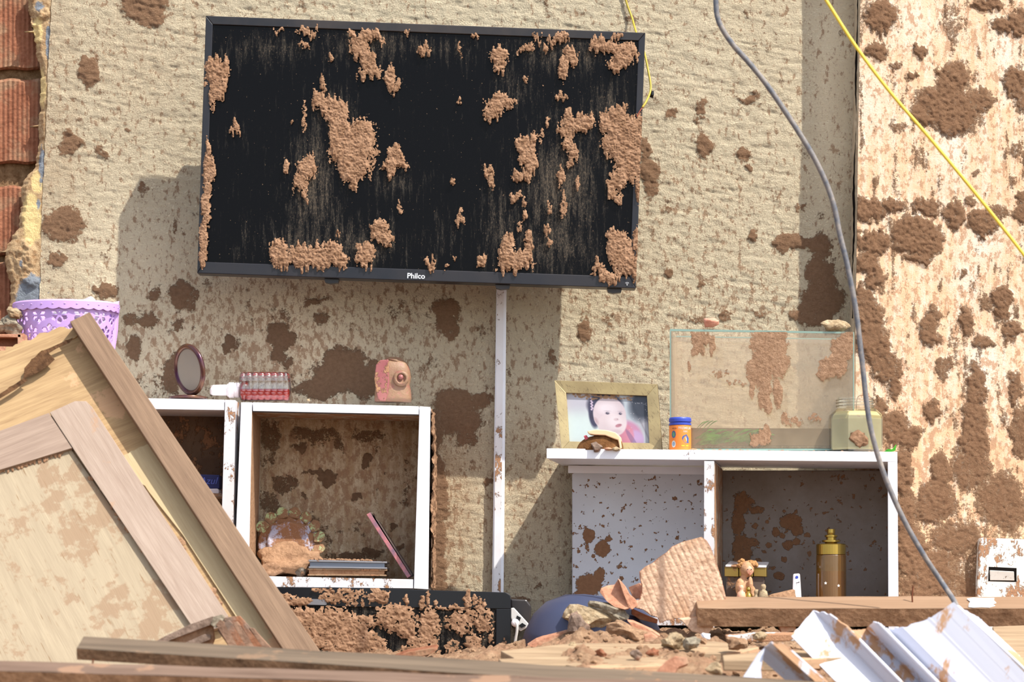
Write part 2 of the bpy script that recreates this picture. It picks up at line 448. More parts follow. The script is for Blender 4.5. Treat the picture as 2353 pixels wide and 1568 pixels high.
# projecting wall at the right
RB = [(2025,40,36,40),(2012,118,30,22,.95),(2018,128,20,16,.9),(2115,120,17,16,.9),(2060,150,14,12,.7),(2185,190,40,46),(2170,240,72,46),(2190,275,62,44),(2140,262,50,26),(2250,235,34,30,.9),
 (2322,62,42,22),(2345,45,20,20,.9),(2335,192,30,34,.95),(2345,235,18,34,.8),(2270,14,38,14),(2096,178,14,10,.8),(2000,486,34,30),(2005,560,40,28),(1995,610,30,36),(2010,640,26,30,.9),(2100,545,52,44),(2130,560,40,40),
 (2110,600,40,12,.9),(2050,478,30,14,.9),(2130,480,40,16,.85),(2195,500,24,34,.95),(2262,515,34,30,.95),(2230,470,16,12,.7),(2290,490,30,18,.7),(2350,490,22,30,.85),(2345,455,16,16,.8),(2000,745,30,50),(2010,795,42,40),(2030,840,26,50,.9),
 (1985,690,18,30,.9),(2138,765,22,40,.9),(2150,725,22,16,.8),(2222,740,20,36,.95),(2300,700,24,44),(2320,760,24,26,.9),(2255,790,26,14,.8),(2265,700,14,20,.7),(2245,900,26,60,.95),(2240,1000,34,90,.95),(2145,950,18,26,.9),
 (2060,990,36,40,.95),(2020,950,16,40,.9),(2090,1010,26,26,.9),(2075,1090,24,60,.95),(2160,1090,24,50,.9),(2230,1080,50,50,.8),(2080,1190,30,60),(2150,1160,50,50,.9),(2090,1270,40,60,.95),(2140,1310,60,50,.9),
 (2200,1240,60,40,.8),(2300,1150,60,60,.8),(2330,900,20,40,.9),(2345,1000,26,60,.8),(2320,1180,40,50,.85),(2120,1350,60,30,.9),(2225,1370,30,40,.9),(2190,60,14,50,.5),(2110,360,12,12,.6),(2330,350,16,14,.6),(2240,400,14,14,.6),
 (2060,300,20,14,.5),(2215,630,14,12,.7),(2170,850,16,20,.7),(2060,880,14,50,.85)]
xs = fine_axis(1975, 1975, 2375, 3400, 2.8); ys = fine_axis(-900, -20, 1500, 1900, 2.8)
X, Y, F = grid(xs, ys)
el = np.interp(Y, [-900, 0, 300, 750, 1400, 1900], [1978, 1977, 1972, 1966, 1962, 1960])
X = X - (1975 - el) * np.clip((2375 - X)/400, 0, 1)
mud = density(X, Y, RB, 14, 16, 10)
mud = np.maximum(mud, np.clip(fbm(X/15, Y/60, 71, 5) - .55, 0, 1) * 2.4)
mud = np.maximum(mud, .62*np.clip((Y - 1080)/260, 0, 1))
mud = np.clip(mud, 0, 1)
film = np.clip(.95 + .5*np.clip((Y-900)/300, 0, 1) - soft(X, Y, [(2310,110,30,60,.9),(2190,330,34,90,.9),(2255,560,40,50,.9),(2260,840,50,60,.8),(2230,640,26,60,.7),(2000,230,40,90,.6),(2100,60,60,60,.5)]), 0, 1.15)
spk = .55 + .4*np.clip((Y-600)/500, 0, 1)
clump = np.clip(mud - .35, 0, 1)
h = .006*(fbm(X/200, Y/200, 45, 2)-.5) + .0012*fbm(X/18, Y/26, 46, 3) + clump*(.0005 + .013*fbm(X/8, Y/8, 47, 4, .7))
DW = .107
V = PN(X, Y, DW); V[:, 1] -= h
M['wall_right'] = wall_material('muddy_painted_plaster', C(242,232,216), C(230,214,192), C(226,188,150), C(164,124,94), C(192,150,116), stucco=.14, film_scale=(.016,1,.22), edge=(.34,.78))
rw = obj('wall_right', V, F, M['wall_right'], smooth=True, attrs={'mud': mud, 'film': film, 'spk': spk+0*X, 'rough': X*0+.6})
tag(rw, 'projecting plaster wall washed with orange brown mud streaks', kind='structure')
# its return face and thickness (part of the same wall)
rows = list(range(-900, 1901, 20)); MBr = MB(); Vr = []; Fr = []
rng = random.Random(5)
for i, y in enumerate(rows):
    x = float(np.interp(y, [-900, 0, 300, 750, 1400, 1900], [1978, 1977, 1972, 1966, 1962, 1960]))
    a_ = P(x, y, DW + .0005); Vr += [a_, Vector((a_.x - .006 + .001*rng.random(), -.085, a_.z)), Vector((a_.x, -.02, a_.z)), Vector((a_.x+.001, .06, a_.z))]
for i in range(len(rows)-1):
    for k in range(3): Fr.append([i*4+k, i*4+k+1, i*4+4+k+1, i*4+4+k])
M['plaster_edge'] = dirtmat('plaster_edge', C(186,166,138), C(222,206,180), .003, 40)
obj('return_face', Vr, Fr, M['plaster_edge'], rw, smooth=False)
# dark settlement crack that runs beside the corner
ck = []; ck2 = []
for y in range(-60, 740, 12):
    x = float(np.interp(y, [0, 300, 750], [1971.5, 1966, 1958])) + 1.6*math.sin(y/37.0) + rng.uniform(-.8, .8)
    w = 2.2 + 1.4*math.sin(y/61.0) + rng.uniform(-.6, .6)
    ck.append(P(x - w, y, DW-.012)); ck2.append(P(x + w*.6, y, DW-.012))
Vc = ck + ck2; n_ = len(ck); Fc = [[i, i+1, n_+i+1, n_+i] for i in range(n_-1)]
M['void'] = plain('crack_shadow_gap', C(28,24,22), 1.0, spec=0)
obj('crack', Vc, Fc, M['void'], rw)

# exposed hollow-brick wall at the left
wl = thing('wall_left', P(-200, 1568, -.06), 'exposed red hollow brick wall beside the stucco', None); del wl['label']
tag(wl, 'exposed ribbed red brick wall at the far left', kind='structure')
V, F = prism([P(x, y, -.062) for x, y in rect(-900, -900, 100, 1800)], Vector((0, .1, 0)))
obj('mortar_bed', V, F, M['mortar'], wl)
rng = random.Random(3)
for y0, y1 in ((-245,-35),(-22,160),(182,376),(428,586),(602,770),(786,960),(976,1150),(1166,1340),(1356,1530)):
    for x0, x1 in ((-520,-320),(-306,-106),(-92,92)):
        j = rng.uniform(-.003, .003); Vb = []; n = 34
        for i in range(n+1):
            t = i/n; x = x0 + (x1-x0)*t; rid = .0035*(1 if (i % 2) else 0) if 0 < i < n else -.006
            for yy, e in ((y0, -.010), (y0+6, 0), (y1-6, 0), (y1, -.010)):
                Vb.append(P(x, yy + 2*math.sin(i*.5), -.04 + j + rid + e))
        Fb = [[i*4+k, i*4+k+1, i*4+5+k, i*4+4+k] for i in range(n) for k in range(3)]
        m = MB().add(Vb, Fb); m.add(*boxv((P(x0, y0, -.05) + P(x1, y1, -.05))/2 + Vector((0, .01, 0)), ((x1-x0)/1000*.985, .02, (y1-y0)/1000*.985)))
        m.build('brick', M['brick_red'], wl)
# remains of painted plaster between bricks and stucco
lx = ([-30, 0, 60, 120, 170, 250, 330, 385, 402, 425, 470, 520, 560, 600, 650, 720, 900], [58, 60, 74, 82, 92, 88, 86, 76, 60, 46, 47, 40, 16, 8, 22, 20, 22])
xs = np.arange(0, 124, 2.5); ys = np.arange(-30, 900, 2.5); X, Y, F = grid(xs, ys)
L_ = np.interp(Y, *lx) + 9*(fbm(Y/9, Y*0+3, 81, 3)-.5)
Xc = np.maximum(X, L_); keepv = (X >= L_ - 2.6)
h = .004*fbm(X/16, Y/16, 83, 4) + .018*density(X, Y, [(58,590,26,36),(70,640,20,16,.8),(60,60,16,20,.7),(100,30,14,12,.8)], 84, 10)*fbm(X/12, Y/12, 85)
V = PN(Xc, Y, 0); V[:, 1] = .016 - h - .012*np.clip((X-L_)/14, 0, 1)
blue = soft(X, Y, [(112,100,10,60,.9),(75,690,40,60,1.3),(95,380,10,60,.8),(88,470,8,50,.6),(50,610,10,20,.6),(90,15,20,18,.7)])
yel = soft(X, Y, [(85,70,16,40,.8),(72,500,24,60,1.1),(85,420,16,30,.9),(95,200,12,60,.8)])
V, F, A = compact(V, F, keepv[F].all(1), {'blue': blue, 'yel': yel})
t = NT('layered_old_paint'); nz = t.noise(60, 6, .7)
c0 = t.mix(t.step(t.noise(80, 5, .7), .35, .6), C(150,116,82), C(196,168,130))
c0 = t.mix(t.step(t.math('ADD', t.attr('yel'), t.math('MULTIPLY', nz, .8)), .75, .95), c0, C(226,200,142))
c0 = t.mix(t.step(t.math('ADD', t.attr('blue'), t.math('MULTIPLY', nz, .9)), .9, 1.02), c0, t.mix(t.noise(25), C(110,116,122), C(146,152,160)))
M['oldpaint'] = t.done(c0, .9, t.bump(t.noise(130, 6, .7), .005), .1)
obj('plaster_remnant', V, F, M['oldpaint'], wl, smooth=False, attrs=A, solid=.02)

# floor and the heap
fl = obj('floor', [(-12,-14,0),(15,-14,0),(15,.5,0),(-12,.5,0)], [[0,1,2,3]], dirtmat('dark_wet_ground', C(104,82,64), C(140,114,92), .01, 6)); tag(fl, 'bare brown dirt ground', kind='structure')
def heap_row(px, d):
    top = np.interp(px, [-600,0,600,900,1050,1200,1290,1340,1420,1560,1700,2353,3000],
                        [1520,1520,1525,1508,1500,1482,1452,1432,1450,1452,1462,1462,1480])
    low = np.interp(px, [1640,1800], [0,1.0]) * np.interp(d, [.75,1.15,1.8], [0,110,160])
    return top + low + np.interp(d, [.1,.5,.8,1.1,1.5,1.9,2.6,3.2], [25,0,36,66,150,240,460,720])
us = np.concatenate([np.arange(-1000, -40, 40), np.arange(-40, 1000, 8), np.arange(1000, 2400, 4.2), np.arange(2400, 3400, 40)])
ds = np.concatenate([np.arange(.06, .4, .02), np.arange(.4, 1.7, .0065), np.arange(1.7, 3.3, .05)])
X, Dd, F = grid(us, ds)
row = heap_row(X, Dd); s = (D-Dd)/D
wx = XC + (X/1000-XC)*s
z = ZC + (HOR-row)/1000*s + .045*(fbm(wx*9, Dd*9, 51, 3)-.5) + .030*(fbm(wx*30, Dd*30, 52, 4)-.5) + .016*(fbm(wx*85, Dd*85, 53, 3)-.5)
z = np.maximum(z, -.01)
V = np.stack([wx, -Dd, z], 1)
M['heap'] = dirtmat('rubble_soil', C(158,122,94), C(208,172,138), .010, 38, C(190,148,118))
hp = obj('dirt_heap', V, F[:, ::-1], M['heap'], smooth=True)
tag(hp, 'heap of pale brown dirt and crumbled rubble along the bottom', 'dirt', kind='stuff')
def ground(px, d):
    s = (D-d)/D; w = XC + (px/1000-XC)*s; r = float(heap_row(np.array([px*1.0]), np.array([d]))[0])
    A1 = lambda k, sd, o: float(fbm(np.array([w*k]), np.array([d*k]), sd, o)[0])-.5
    return Vector((w, -d, ZC + (HOR-r)/1000*s + .045*A1(9,51,3) + .030*A1(30,52,4) + .016*A1(85,53,3)))

# small clods, uncountable
rng = random.Random(11); m = MB()
for i in range(900):
    px = rng.choice([rng.uniform(900, 2353), rng.uniform(1200, 1900), rng.uniform(0, 900)]); d = rng.uniform(.45, 1.5); r = rng.uniform(.0025, .008)
    c = ground(px, d); V, F = rock(c + Vector((0, 0, r*.4)), (r*1.2, r, r*.8), i, 1); m.add(V, F)
cl = m.build('clod_scatter', M['dirt']); tag(cl, 'scatter of tiny brown dirt clods over the heap', 'clods', kind='stuff')
# ------------------------------------------------------------------ TELEVISION on the wall
TVQ = [(473, 36), (1483, 75), (1461, 663), (453, 628)]
def tvp(u, v):      # u,v in 0..1 -> px
    a, b, c, d_ = TVQ
    x = (a[0]*(1-u)+b[0]*u)*(1-v) + (d_[0]*(1-u)+c[0]*u)*v
    y = (a[1]*(1-u)+b[1]*u)*(1-v) + (d_[1]*(1-u)+c[1]*u)*v
    return x, y
TD = .20
tv = thing('television', P(967, 660, TD-.05), 'large black flat television caked with dried mud, mounted crooked on the stucco wall', 'television')
def frame_ring(out, inn, d, back, lip=0.0):
    """mitred bars between two quads"""
    bars = []
    for i in range(4):
        j = (i+1) % 4
        bars.append(prism([P(*out[i], d), P(*out[j], d), P(*inn[j], d+lip), P(*inn[i], d+lip)], Vector((0, back, 0))))
    return bars
uv = lambda u0, v0, u1, v1: [tvp(u0, v0), tvp(u1, v0), tvp(u1, v1), tvp(u0, v1)]
outer = uv(0, 0, 1, 1); inner = uv(.0165, .033, .985, .955)
for nm, (V, F) in zip(('top_bezel', 'side_bezel', 'bottom_bezel', 'side_bezel'), frame_ring(outer, inner, TD, .045)):
    obj(nm, V, F, M['bezel'] if nm != 'top_bezel' else M['black'], tv, bevel=.0015)
V, F = prism([P(*p, TD-.035) for p in uv(.06, .1, .94, .93)], Vector((0, .05, 0)))
obj('back_housing', V, F, M['black'], tv, bevel=.006)
V, F = prism([P(*p, TD-.08) for p in uv(.38, .3, .62, .7)], Vector((0, .115, 0)))
obj('wall_bracket', V, F, M['black'], tv)
# screen with film of dusty streaks
xs = np.arange(460, 1482, 2.6); ys = np.arange(36, 664, 2.6); X, Y, F = grid(xs, ys)
q = [np.array(p) for p in uv(.015, .03, .986, .957)]
iu = (X - 460)/(1481-460); iv = (Y-36)/(663-36)
X2 = (q[0][0]*(1-iu)+q[1][0]*iu)*(1-iv) + (q[3][0]*(1-iu)+q[2][0]*iu)*iv
Y2 = (q[0][1]*(1-iu)+q[1][1]*iu)*(1-iv) + (q[3][1]*(1-iu)+q[2][1]*iu)*iv
film = soft(X2, Y2, [(720,430,70,150,.9),(690,560,90,70,.75),(830,560,110,60,.8),(1290,430,110,170,.9),(1400,300,90,150,.7),(1150,520,60,120,.7),(1300,120,160,60,.75),(850,100,130,60,.8),(620,110,130,50,.6),
     (900,420,70,50,.6),(1180,200,60,60,.6),(760,260,60,70,.8),(1000,110,140,30,.6),(1270,560,130,90,.8),(560,560,40,60,.4),(550,300,30,50,.35),(1010,540,60,80,.45)])
film = film * .8 + .15
TB = [(500,172,30,34),(503,200,22,36,.95),(488,225,8,30,.8),(545,298,8,16,.9),(534,310,7,9,.8),(478,350,6,22,.9),(480,400,13,40,.95),(474,470,11,60,.9),(468,560,10,60,.85),(465,605,8,30,.8),
 (640,77,14,5,.8),(705,85,30,9,.8),(700,115,16,8,.6),(760,147,7,10,.9),(842,92,40,16,.95),(828,115,22,26,.9),(845,150,18,30,.95),(850,175,28,18,.9),(895,180,12,30,.95),(912,205,8,16,.8),(742,195,5,22,.8),(735,235,18,22,.9),
 (755,248,36,18,.95),(778,275,26,36,.95),(815,320,48,34),(812,355,52,44),(815,395,36,34),(812,425,9,22,.95),(770,325,14,40,.9),(905,362,17,22),(905,385,30,18),(900,402,14,14,.9),(712,375,10,14,.8),(705,395,22,26,.85),(690,430,18,24,.8),(658,390,7,18,.8),(700,460,8,10,.7),(670,280,4,9,.7),(700,270,6,40,.55),
 (975,122,16,14,.9),(1057,125,5,14,.7),(935,85,10,8,.7),(1090,93,9,6,.8),(1055,240,4,12,.7),(1145,135,20,20,.97),(1150,160,14,14,.85),(1150,240,34,18,.97),(1135,262,26,20,.97),(1133,280,14,12,.9),(1208,190,5,9,.8),(1248,205,4,6,.7),
 (1232,92,12,7,.7),(1282,100,26,13,.95),(1210,115,20,9,.8),(1252,122,8,12,.8),(1312,138,17,20,.98),(1296,165,12,22,.95),(1290,185,7,14,.8),(1395,108,34,15,.98),(1370,118,20,14,.9),(1438,130,30,24),(1425,150,30,14,.95),(1420,82,12,10,.8),
 (1290,230,14,9,.8),(1325,285,36,20),(1350,295,16,22,.98),(1300,305,20,14,.9),(1318,355,15,20,.98),(1310,380,8,14,.9),(1305,330,12,20,.8),(1420,265,22,22),(1435,300,50,28),(1430,340,44,36),(1445,385,34,40),(1425,420,24,26,.95),(1405,440,12,18,.85),(1390,290,14,26,.9),(1470,330,14,60,.98),(1472,420,12,50,.95),(1465,300,12,30,.9),
 (1203,335,18,20,.97),(1225,340,9,26,.95),(1212,365,22,22,.9),(1222,385,13,24,.97),(1200,412,22,14,.98),(1124,395,13,13,.95),(1130,420,6,18,.8),(1187,460,14,14,.9),(1205,480,6,10,.8),(1245,325,7,18,.6),(1260,292,5,8,.8),(1260,480,6,12,.7),(1207,508,7,12,.9),(1193,525,5,9,.7),(1293,480,8,30,.8),(1290,410,9,22,.8),(1325,425,6,16,.7),(1258,530,8,14,.8),(1262,565,7,12,.7),(1415,462,18,12,.8),
 (1043,433,6,9,.9),(1058,512,10,16,.85),(1060,497,6,12,.7),(875,535,22,20,.98),(880,555,24,14,.95),(862,528,12,10,.9),(890,572,9,12,.85),(840,590,22,24,.97),(838,612,18,8,.9),(775,542,7,5,.9),(1041,595,4,4,.9),(920,490,6,12,.6),
 (640,590,24,26),(655,610,32,16),(700,590,40,16,.98),(710,610,46,18),(738,590,26,16),(765,580,20,20),(770,605,34,18),(690,575,12,10,.9),(990,608,13,13,.97),(1027,619,6,4,.8),(1107,610,12,16,.95),(1165,568,16,28,.97),(1215,560,10,18,.95),(1160,600,18,24),(1190,605,38,22),(1215,595,12,20,.9),(1170,620,30,14,.95),
 (1418,560,24,26,.98),(1425,590,30,34),(1440,620,26,20,.98),(1462,560,10,40,.95),(1375,622,14,20,.97),(1400,640,26,12,.97),(1430,645,12,9,.8),(1462,620,10,34,.9)]
t = NT('screen_streaked'); fl_ = t.attr('film')
sv = t.noise(1.0, 6, .68, vec=t.map((.011, 1, .09))); sv2 = t.noise(1.0, 5, .8, vec=t.map((.0035, 1, .028)))
tt = t.math('ADD', t.math('MULTIPLY', sv, .62), t.math('MULTIPLY', sv2, .38))
f1 = t.step(t.math('ADD', tt, t.math('MULTIPLY', fl_, .24)), .62, .84)
g2 = t.noise(1.0, 5, .85, vec=t.map((.0030, 1, .007)))
f2 = t.step(t.math('ADD', t.math('ADD', t.math('MULTIPLY', sv, .3), t.math('MULTIPLY', g2, .6)), t.math('MULTIPLY', fl_, .17)), .575, .66)
sp = t.step(t.noise(170, 4, .7), .69, .72)
col = t.mix(f1, C(4,4,6), C(60,58,54)); col = t.mix(t.math('MULTIPLY', f2, .6), col, C(112,98,82)); col = t.mix(t.math('MULTIPLY', sp, .8), col, C(170,140,110))
M['screen'] = t.done(col, t.step(f1, 0, .5, .3, .85), None, .12)
obj('screen', PN(X2, Y2, TD-.004), F[:, ::-1] if False else F, M['screen'], tv, attrs={'film': film})
# crust of mud as real relief
xs = np.arange(452, 1486, 1.45); ys = np.arange(36, 668, 1.45); X, Y, F = grid(xs, ys)
md = density(X, Y, TB, 77, 6, 24)
dd = md + (fbm(X/3.2, Y/6, 90, 4, .85)-.5)*2.3
edgeok = (Y > 36 + (X-473)*.0386 + 4) & (X > 454 + (628-Y)*.033) & (X < 1482 - (Y-75)*.037)
keep = (dd > .5) & (md > .05) & edgeok
hh = .0005 + .0065*np.clip(md-.4, 0, .6)*(0.1 + fbm(X/8, Y/6, 91, 4, .8)*1.8) + .0022*fbm(X/2.4, Y/2.4, 95, 2)
V = PN(X, Y, TD+.001); V[:, 1] -= hh
V, F, A = compact(V, F, keep[F].any(1) & (keep[F].sum(1) >= 2), {'k': md})
cr = obj('mud_crust', V, F, M['mud'], tv, smooth=True); tag(cr, 'dried brown mud clumps', kind='stuff')
M['logo'] = plain('logo_silver', C(205,208,212), .3, 0)
Rz = Matrix.Rotation(math.radians(2.1), 3, 'Y')
text_at('Philco', .0165, P(956, 635, TD+.0012), 'logo_lettering', M['logo'], tv, R=Rz, bold=.0004)
m = MB(); c = P(1441, 652, TD+.0015)
for r_ in (.003, .0055):
    m.add(*tube([c + Vector((r_*math.sin(a_), 0, -.003 + r_*math.cos(a_))) for a_ in np.linspace(-.8, .8, 8)], .0005, 5))
m.add(*lathe([(0.0012, -.0005), (.0012, .0005)], c + Vector((0, 0, -.003)), 8, Matrix.Rotation(math.pi/2, 3, 'X')))
m.build('wireless_mark', M['logo'], tv)
for x in (762, 1155, 1412):
    y = 628 + (x-453)*.0347 + 4
    m = MB(); V, F = pprism([(x-17, y-2), (x+17, y-1), (x+15, y+7), (x-4, y+9), (x-15, y+6)], TD-.012, Vector((0, .02, 0))); m.add(V, F); m.build('lower_clip', M['black'], tv)

# ------------------------------------------------------------------ CABLES AND CONDUIT
t = NT('grey_cable_mat'); c0 = t.mix(t.step(t.noise(35, 5, .7), .4, .7), C(92,96,104), C(150,140,130)); M['cable_grey'] = t.done(c0, .6, None, .3)
M['cable_yellow'] = plain('yellow_cable', C(238,208,76), .45)
M['cable_yellow_dull'] = plain('yellow_dull', C(176,156,50), .5, mudamt=.2)
pts = [(1648,-160,.90),(1645,-60,.90),(1645,5,.90),(1652,50,.90),(1682,100,.90),(1722,145,.90),(1762,195,.90),(1800,250,.90),(1838,308,.90),(1872,365,.90),(1900,425,.90),(1918,480,.90),(1930,540,.90),
       (1945,600,.90),(1957,660,.90),(1967,715,.90),(1975,780,.90),(1983,850,.90),(1990,915,.90),(2000,980,.90),(2018,1050,.90),(2045,1125,.90),(2082,1205,.90),(2125,1280,.90),(2165,1340,.90),(2193,1383,.93),(2215,1430,.96),(2250,1490,.98)]
V, F = tube(spline([P(x, y, d) for x, y, d in pts], 6), .0054, 10)
tag(obj('cable', V, F, M['cable_grey'], smooth=True), 'thick grey cable hanging in a long curve past the fish tank', 'cable')
V, F = tube(spline([P(x, y, d) for x, y, d in [(1845,-80,.9),(1898,0,.9),(1962,100,.9),(2040,205,.9),(2130,310,.9),(2215,412,.9),(2290,505,.9),(2360,595,.9),(2440,700,.9)]], 6), .0033, 8)
tag(obj('cable', V, F, M['cable_yellow'], smooth=True), 'thin bright yellow cable running diagonally across the upper right corner', 'cable')
w = thing('loose_wire', P(1460, 0, .1), 'thin yellowish wire with a black joint hanging behind the television corner', 'wire')
V, F = tube(spline([P(x, y, d) for x, y, d in [(1425,-70,.008),(1438,0,.008),(1452,40,.014),(1462,75,.06),(1480,120,.14),(1489,160,.16),(1495,195,.17),(1493,215,.18),(1484,235,.2),(1476,247,.206)]], 6), .0024, 8)
obj('wire_jacket', V, F, M['cable_yellow_dull'], w, smooth=True)
V, F = rock(P(1497, 216, .17), (.007, .006, .010), 4, 1); obj('tape_joint', V, F, M['black_clean'], w)
V, F = tube(spline([P(1476,247,.206), P(1470,256,.208), P(1463,268,.208)], 5), .0012, 6); obj('copper_end', V, F, plain('copper', C(180,100,80), .4, .6), w)

cd_ = thing('cable_conduit', P(1145, 1362, .0), 'white plastic cable trunking strip running down the wall below the television', 'conduit')
V, F = prism([P(1141, 640, .02), P(1164, 640, .02), P(1157, 1385, .02), P(1130, 1385, .02)], Vector((0, .025, 0)))
obj('channel', V, F, M['white_board'], cd_, bevel=.001)
V, F = prism([P(1143, 640, .0235), P(1158, 640, .0235), P(1150, 1385, .0235), P(1134, 1385, .0235)], Vector((0, .004, 0)))
obj('snap_cover', V, F, M['white_board_muddy'], cd_)

# ------------------------------------------------------------------ BOX SHELVES
def board(pts4, d, depth, name, mat, parent, bev=.0006, b=None):
    V, F = prism([P(x, y, d) for x, y in pts4], b or Vector((0, depth, 0))); return obj(name, V, F, mat, parent, bevel=bev)
M['edge_dark'] = plain('edge_seam', C(60,56,54), .8)
FD = .215
bx = thing('box_shelf', P(770, 1352, .1), 'square white box shelf splashed with mud, holding a plate and two thin cases', 'shelf')
board([(581,925),(962,934),(962,953),(581,945)], FD, FD-.005, 'top_board', M['white_board'], bx)
board([(554,925),(579,925),(571,1352),(537,1352)], FD, FD-.005, 'side_board', M['white_board'], bx)
board([(964,934),(989,936),(984,1355),(951,1353)], FD, FD-.005, 'side_board', M['white_board'], bx)
board([(573,1324),(949,1332),(949,1353),(571,1349)], FD, FD-.005, 'bottom_board', M['white_board_muddy'], bx)
for q4 in ([(581,945.5),(962,953.5),(962,955),(581,947.5)], [(571,1349),(951,1354),(951,1356),(571,1352)]):
    board(q4, FD-.002, .004, 'edge_strip', M['edge_dark'], bx, 0)
# inner faces thick with mud
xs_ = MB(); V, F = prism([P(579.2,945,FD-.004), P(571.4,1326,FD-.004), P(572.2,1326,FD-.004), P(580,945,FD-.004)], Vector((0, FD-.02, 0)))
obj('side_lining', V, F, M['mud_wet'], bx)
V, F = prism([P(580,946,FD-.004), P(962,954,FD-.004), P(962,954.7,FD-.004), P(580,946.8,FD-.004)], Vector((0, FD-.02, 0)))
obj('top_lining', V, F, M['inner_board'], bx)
# mud on the outer right side
us = np.arange(0, .2, .0025); vs = np.arange(940, 1352, 2.6); X, Y, F = grid(us*1000, vs)
hh = .0105*np.clip(fbm(X/16, Y/16, 200, 4)*1.7 - .55 + .35*np.clip((Y-990)/90, -1, 1), 0, 1) + .0015*fbm(X/5, Y/5, 201, 2)
xe = np.interp(Y, [936, 1355], [989.5, 984.5]); s = (D-FD)/D
V = np.stack([XC + (xe/1000-XC)*s + hh, -FD + X/1000 + .002, ZC + (HOR-Y)/1000*s], 1)
tag(obj('side_mud', V, F, M['mud'], bx, smooth=True), None, kind='stuff')
bl = thing('box_shelf', P(350, 1352, .1), 'white box shelf at the left, dark inside and half hidden by the leaning door', 'shelf')
board([(150,912),(515,919),(515,943),(150,938)], FD, FD-.005, 'top_board', M['white_board'], bl)
board([(517,919),(541,920),(533,1352),(505,1352)], FD, FD-.005, 'side_board', M['white_board_muddy'], bl)
board([(125,912),(148,912),(140,1352),(116,1352)], FD, FD-.005, 'side_board', M['white_board'], bl)
board([(142,1326),(505,1330),(505,1352),(142,1350)], FD, FD-.005, 'bottom_board', M['white_board'], bl)
board([(142,1130),(508,1134),(508,1140),(142,1136)], FD-.03, FD-.04, 'inner_shelf', M['inner_board'], bl)
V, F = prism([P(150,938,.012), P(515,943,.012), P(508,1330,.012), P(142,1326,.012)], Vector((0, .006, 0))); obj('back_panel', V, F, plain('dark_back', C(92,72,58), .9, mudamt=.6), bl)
# things inside the left shelf
k = thing('small_box', P(480, 1134, .14), 'small dark blue carton with script lettering inside the left shelf', 'box')
m = MB().add(*prism([P(440,1090,.15), P(504,1092,.15), P(504,1123,.15), P(440,1122,.15)], Vector((0, .05, 0)))); m.build('carton', plain('navy', C(34,40,96), .5), k, bevel=.001)
text_at('Azul', .022, P(478, 1106, .1512), 'script_lettering', plain('script', C(90,104,190), .5), k, font_shear=.3)
k = obj('lid', *pprism([(452,1124),(500,1123),(503,1127),(503,1136),(450,1135)], .158, Vector((0, .06, 0))), M['white_plastic'], bevel=.002)
tag(k, 'flat white plastic lid under the blue carton in the left shelf', 'lid')

# ------------------------------------------------------------------ on top of the box shelves
t = NT('iridescent_rim'); c0 = t.mix(t.step(t.noise(20, 3), .35, .65), C(74,40,62), C(120,84,60)); M['mirror_rim'] = t.done(c0, .25, None, .6, .55)
M['mirror_glass'] = plain('dusty_mirror', C(150,142,130), .55, .3, mudamt=.3)
mi = thing('hand_mirror', P(440, 914, .12), 'round table mirror with shiny purple brown rim standing on the left shelf', 'mirror')
c = P(435.5, 850, .12); ax = Matrix.Rotation(math.radians(8), 3, 'Y') @ Matrix.Rotation(math.radians(-58), 3, 'Z') @ Matrix.Rotation(math.pi/2, 3, 'X')
ax = Matrix.Rotation(math.radians(-12), 3, 'Y') @ Matrix.Rotation(math.radians(-50), 3, 'Z') @ Matrix.Rotation(math.pi/2, 3, 'X')
R_ = .0525; V = []; F = []; n, k2 = 48, 12
for i in range(n):
    a_ = 2*math.pi*i/n
    for j in range(k2):
        b_ = 2*math.pi*j/k2; rr = R_ + .0065*math.cos(b_)
        V.append(c + ax @ Vector((rr*math.cos(a_), rr*math.sin(a_), .0055*math.sin(b_))))
for i in range(n):
    for j in range(k2): F.append([i*k2+j, i*k2+(j+1)%k2, ((i+1)%n)*k2+(j+1)%k2, ((i+1)%n)*k2+j])
obj('rim', V, F, M['mirror_rim'], mi, smooth=True)
V, F = lathe([(0,-.0012),(.050,-.0012),(.050,.0012),(0,.0012)], c, 40, ax, caps=False); obj('mirror_glass', V, F, M['mirror_glass'], mi)
V, F = lathe([(0,0),(.042,0),(.045,.004),(.03,.0075),(0,.008)], P(433, 917.5, .115), 32, caps=False); obj('foot', V, F, M['mirror_rim'], mi, smooth=True)

def bumpy_tube(c, length, ry, rz, nb, rb, amp, scale=1.0, z0=-1, z1=1):
    """rounded rectangular bottle body lying along x with rows of round bumps; z0..z1 cut levels"""
    V = []; F = []; nu = nb*8; nw = 72
    for i in range(nu+1):
        u = i/nu; e = min(1, min(u, 1-u)*nu/6); sh = math.sqrt(max(0, 1-(1-e)**2))*.35 + .65
        for k in range(nw):
            a_ = 2*math.pi*k/nw; cx, sx = math.cos(a_), math.sin(a_)
            y = math.copysign(abs(cx)**.5, cx); z = math.copysign(abs(sx)**.5, sx)
            bu = abs(math.sin(math.pi*nb*u)) * abs(math.sin(a_*10/2*1.0*2))
            r = (1 + amp*bu)*sh*scale
            z_ = max(z0, min(z1, z*r))
            V.append(c + Vector((length*(u-.5), ry*y*r*(1 if abs(z_) >= 0 else 1), rz*z_)))
    for i in range(nu):
        for k in range(nw): F.append([i*nw+k, i*nw+(k+1)%nw, (i+1)*nw+(k+1)%nw, (i+1)*nw+k])
    F += [list(range(nw-1, -1, -1)), list(range(nu*nw, (nu+1)*nw))]
    return V, F
bo = thing('lotion_bottle', P(590, 922, .12), 'clear studded plastic bottle of red liquid lying on its side across both box shelves', 'bottle')
c = P(609, 889, .12)
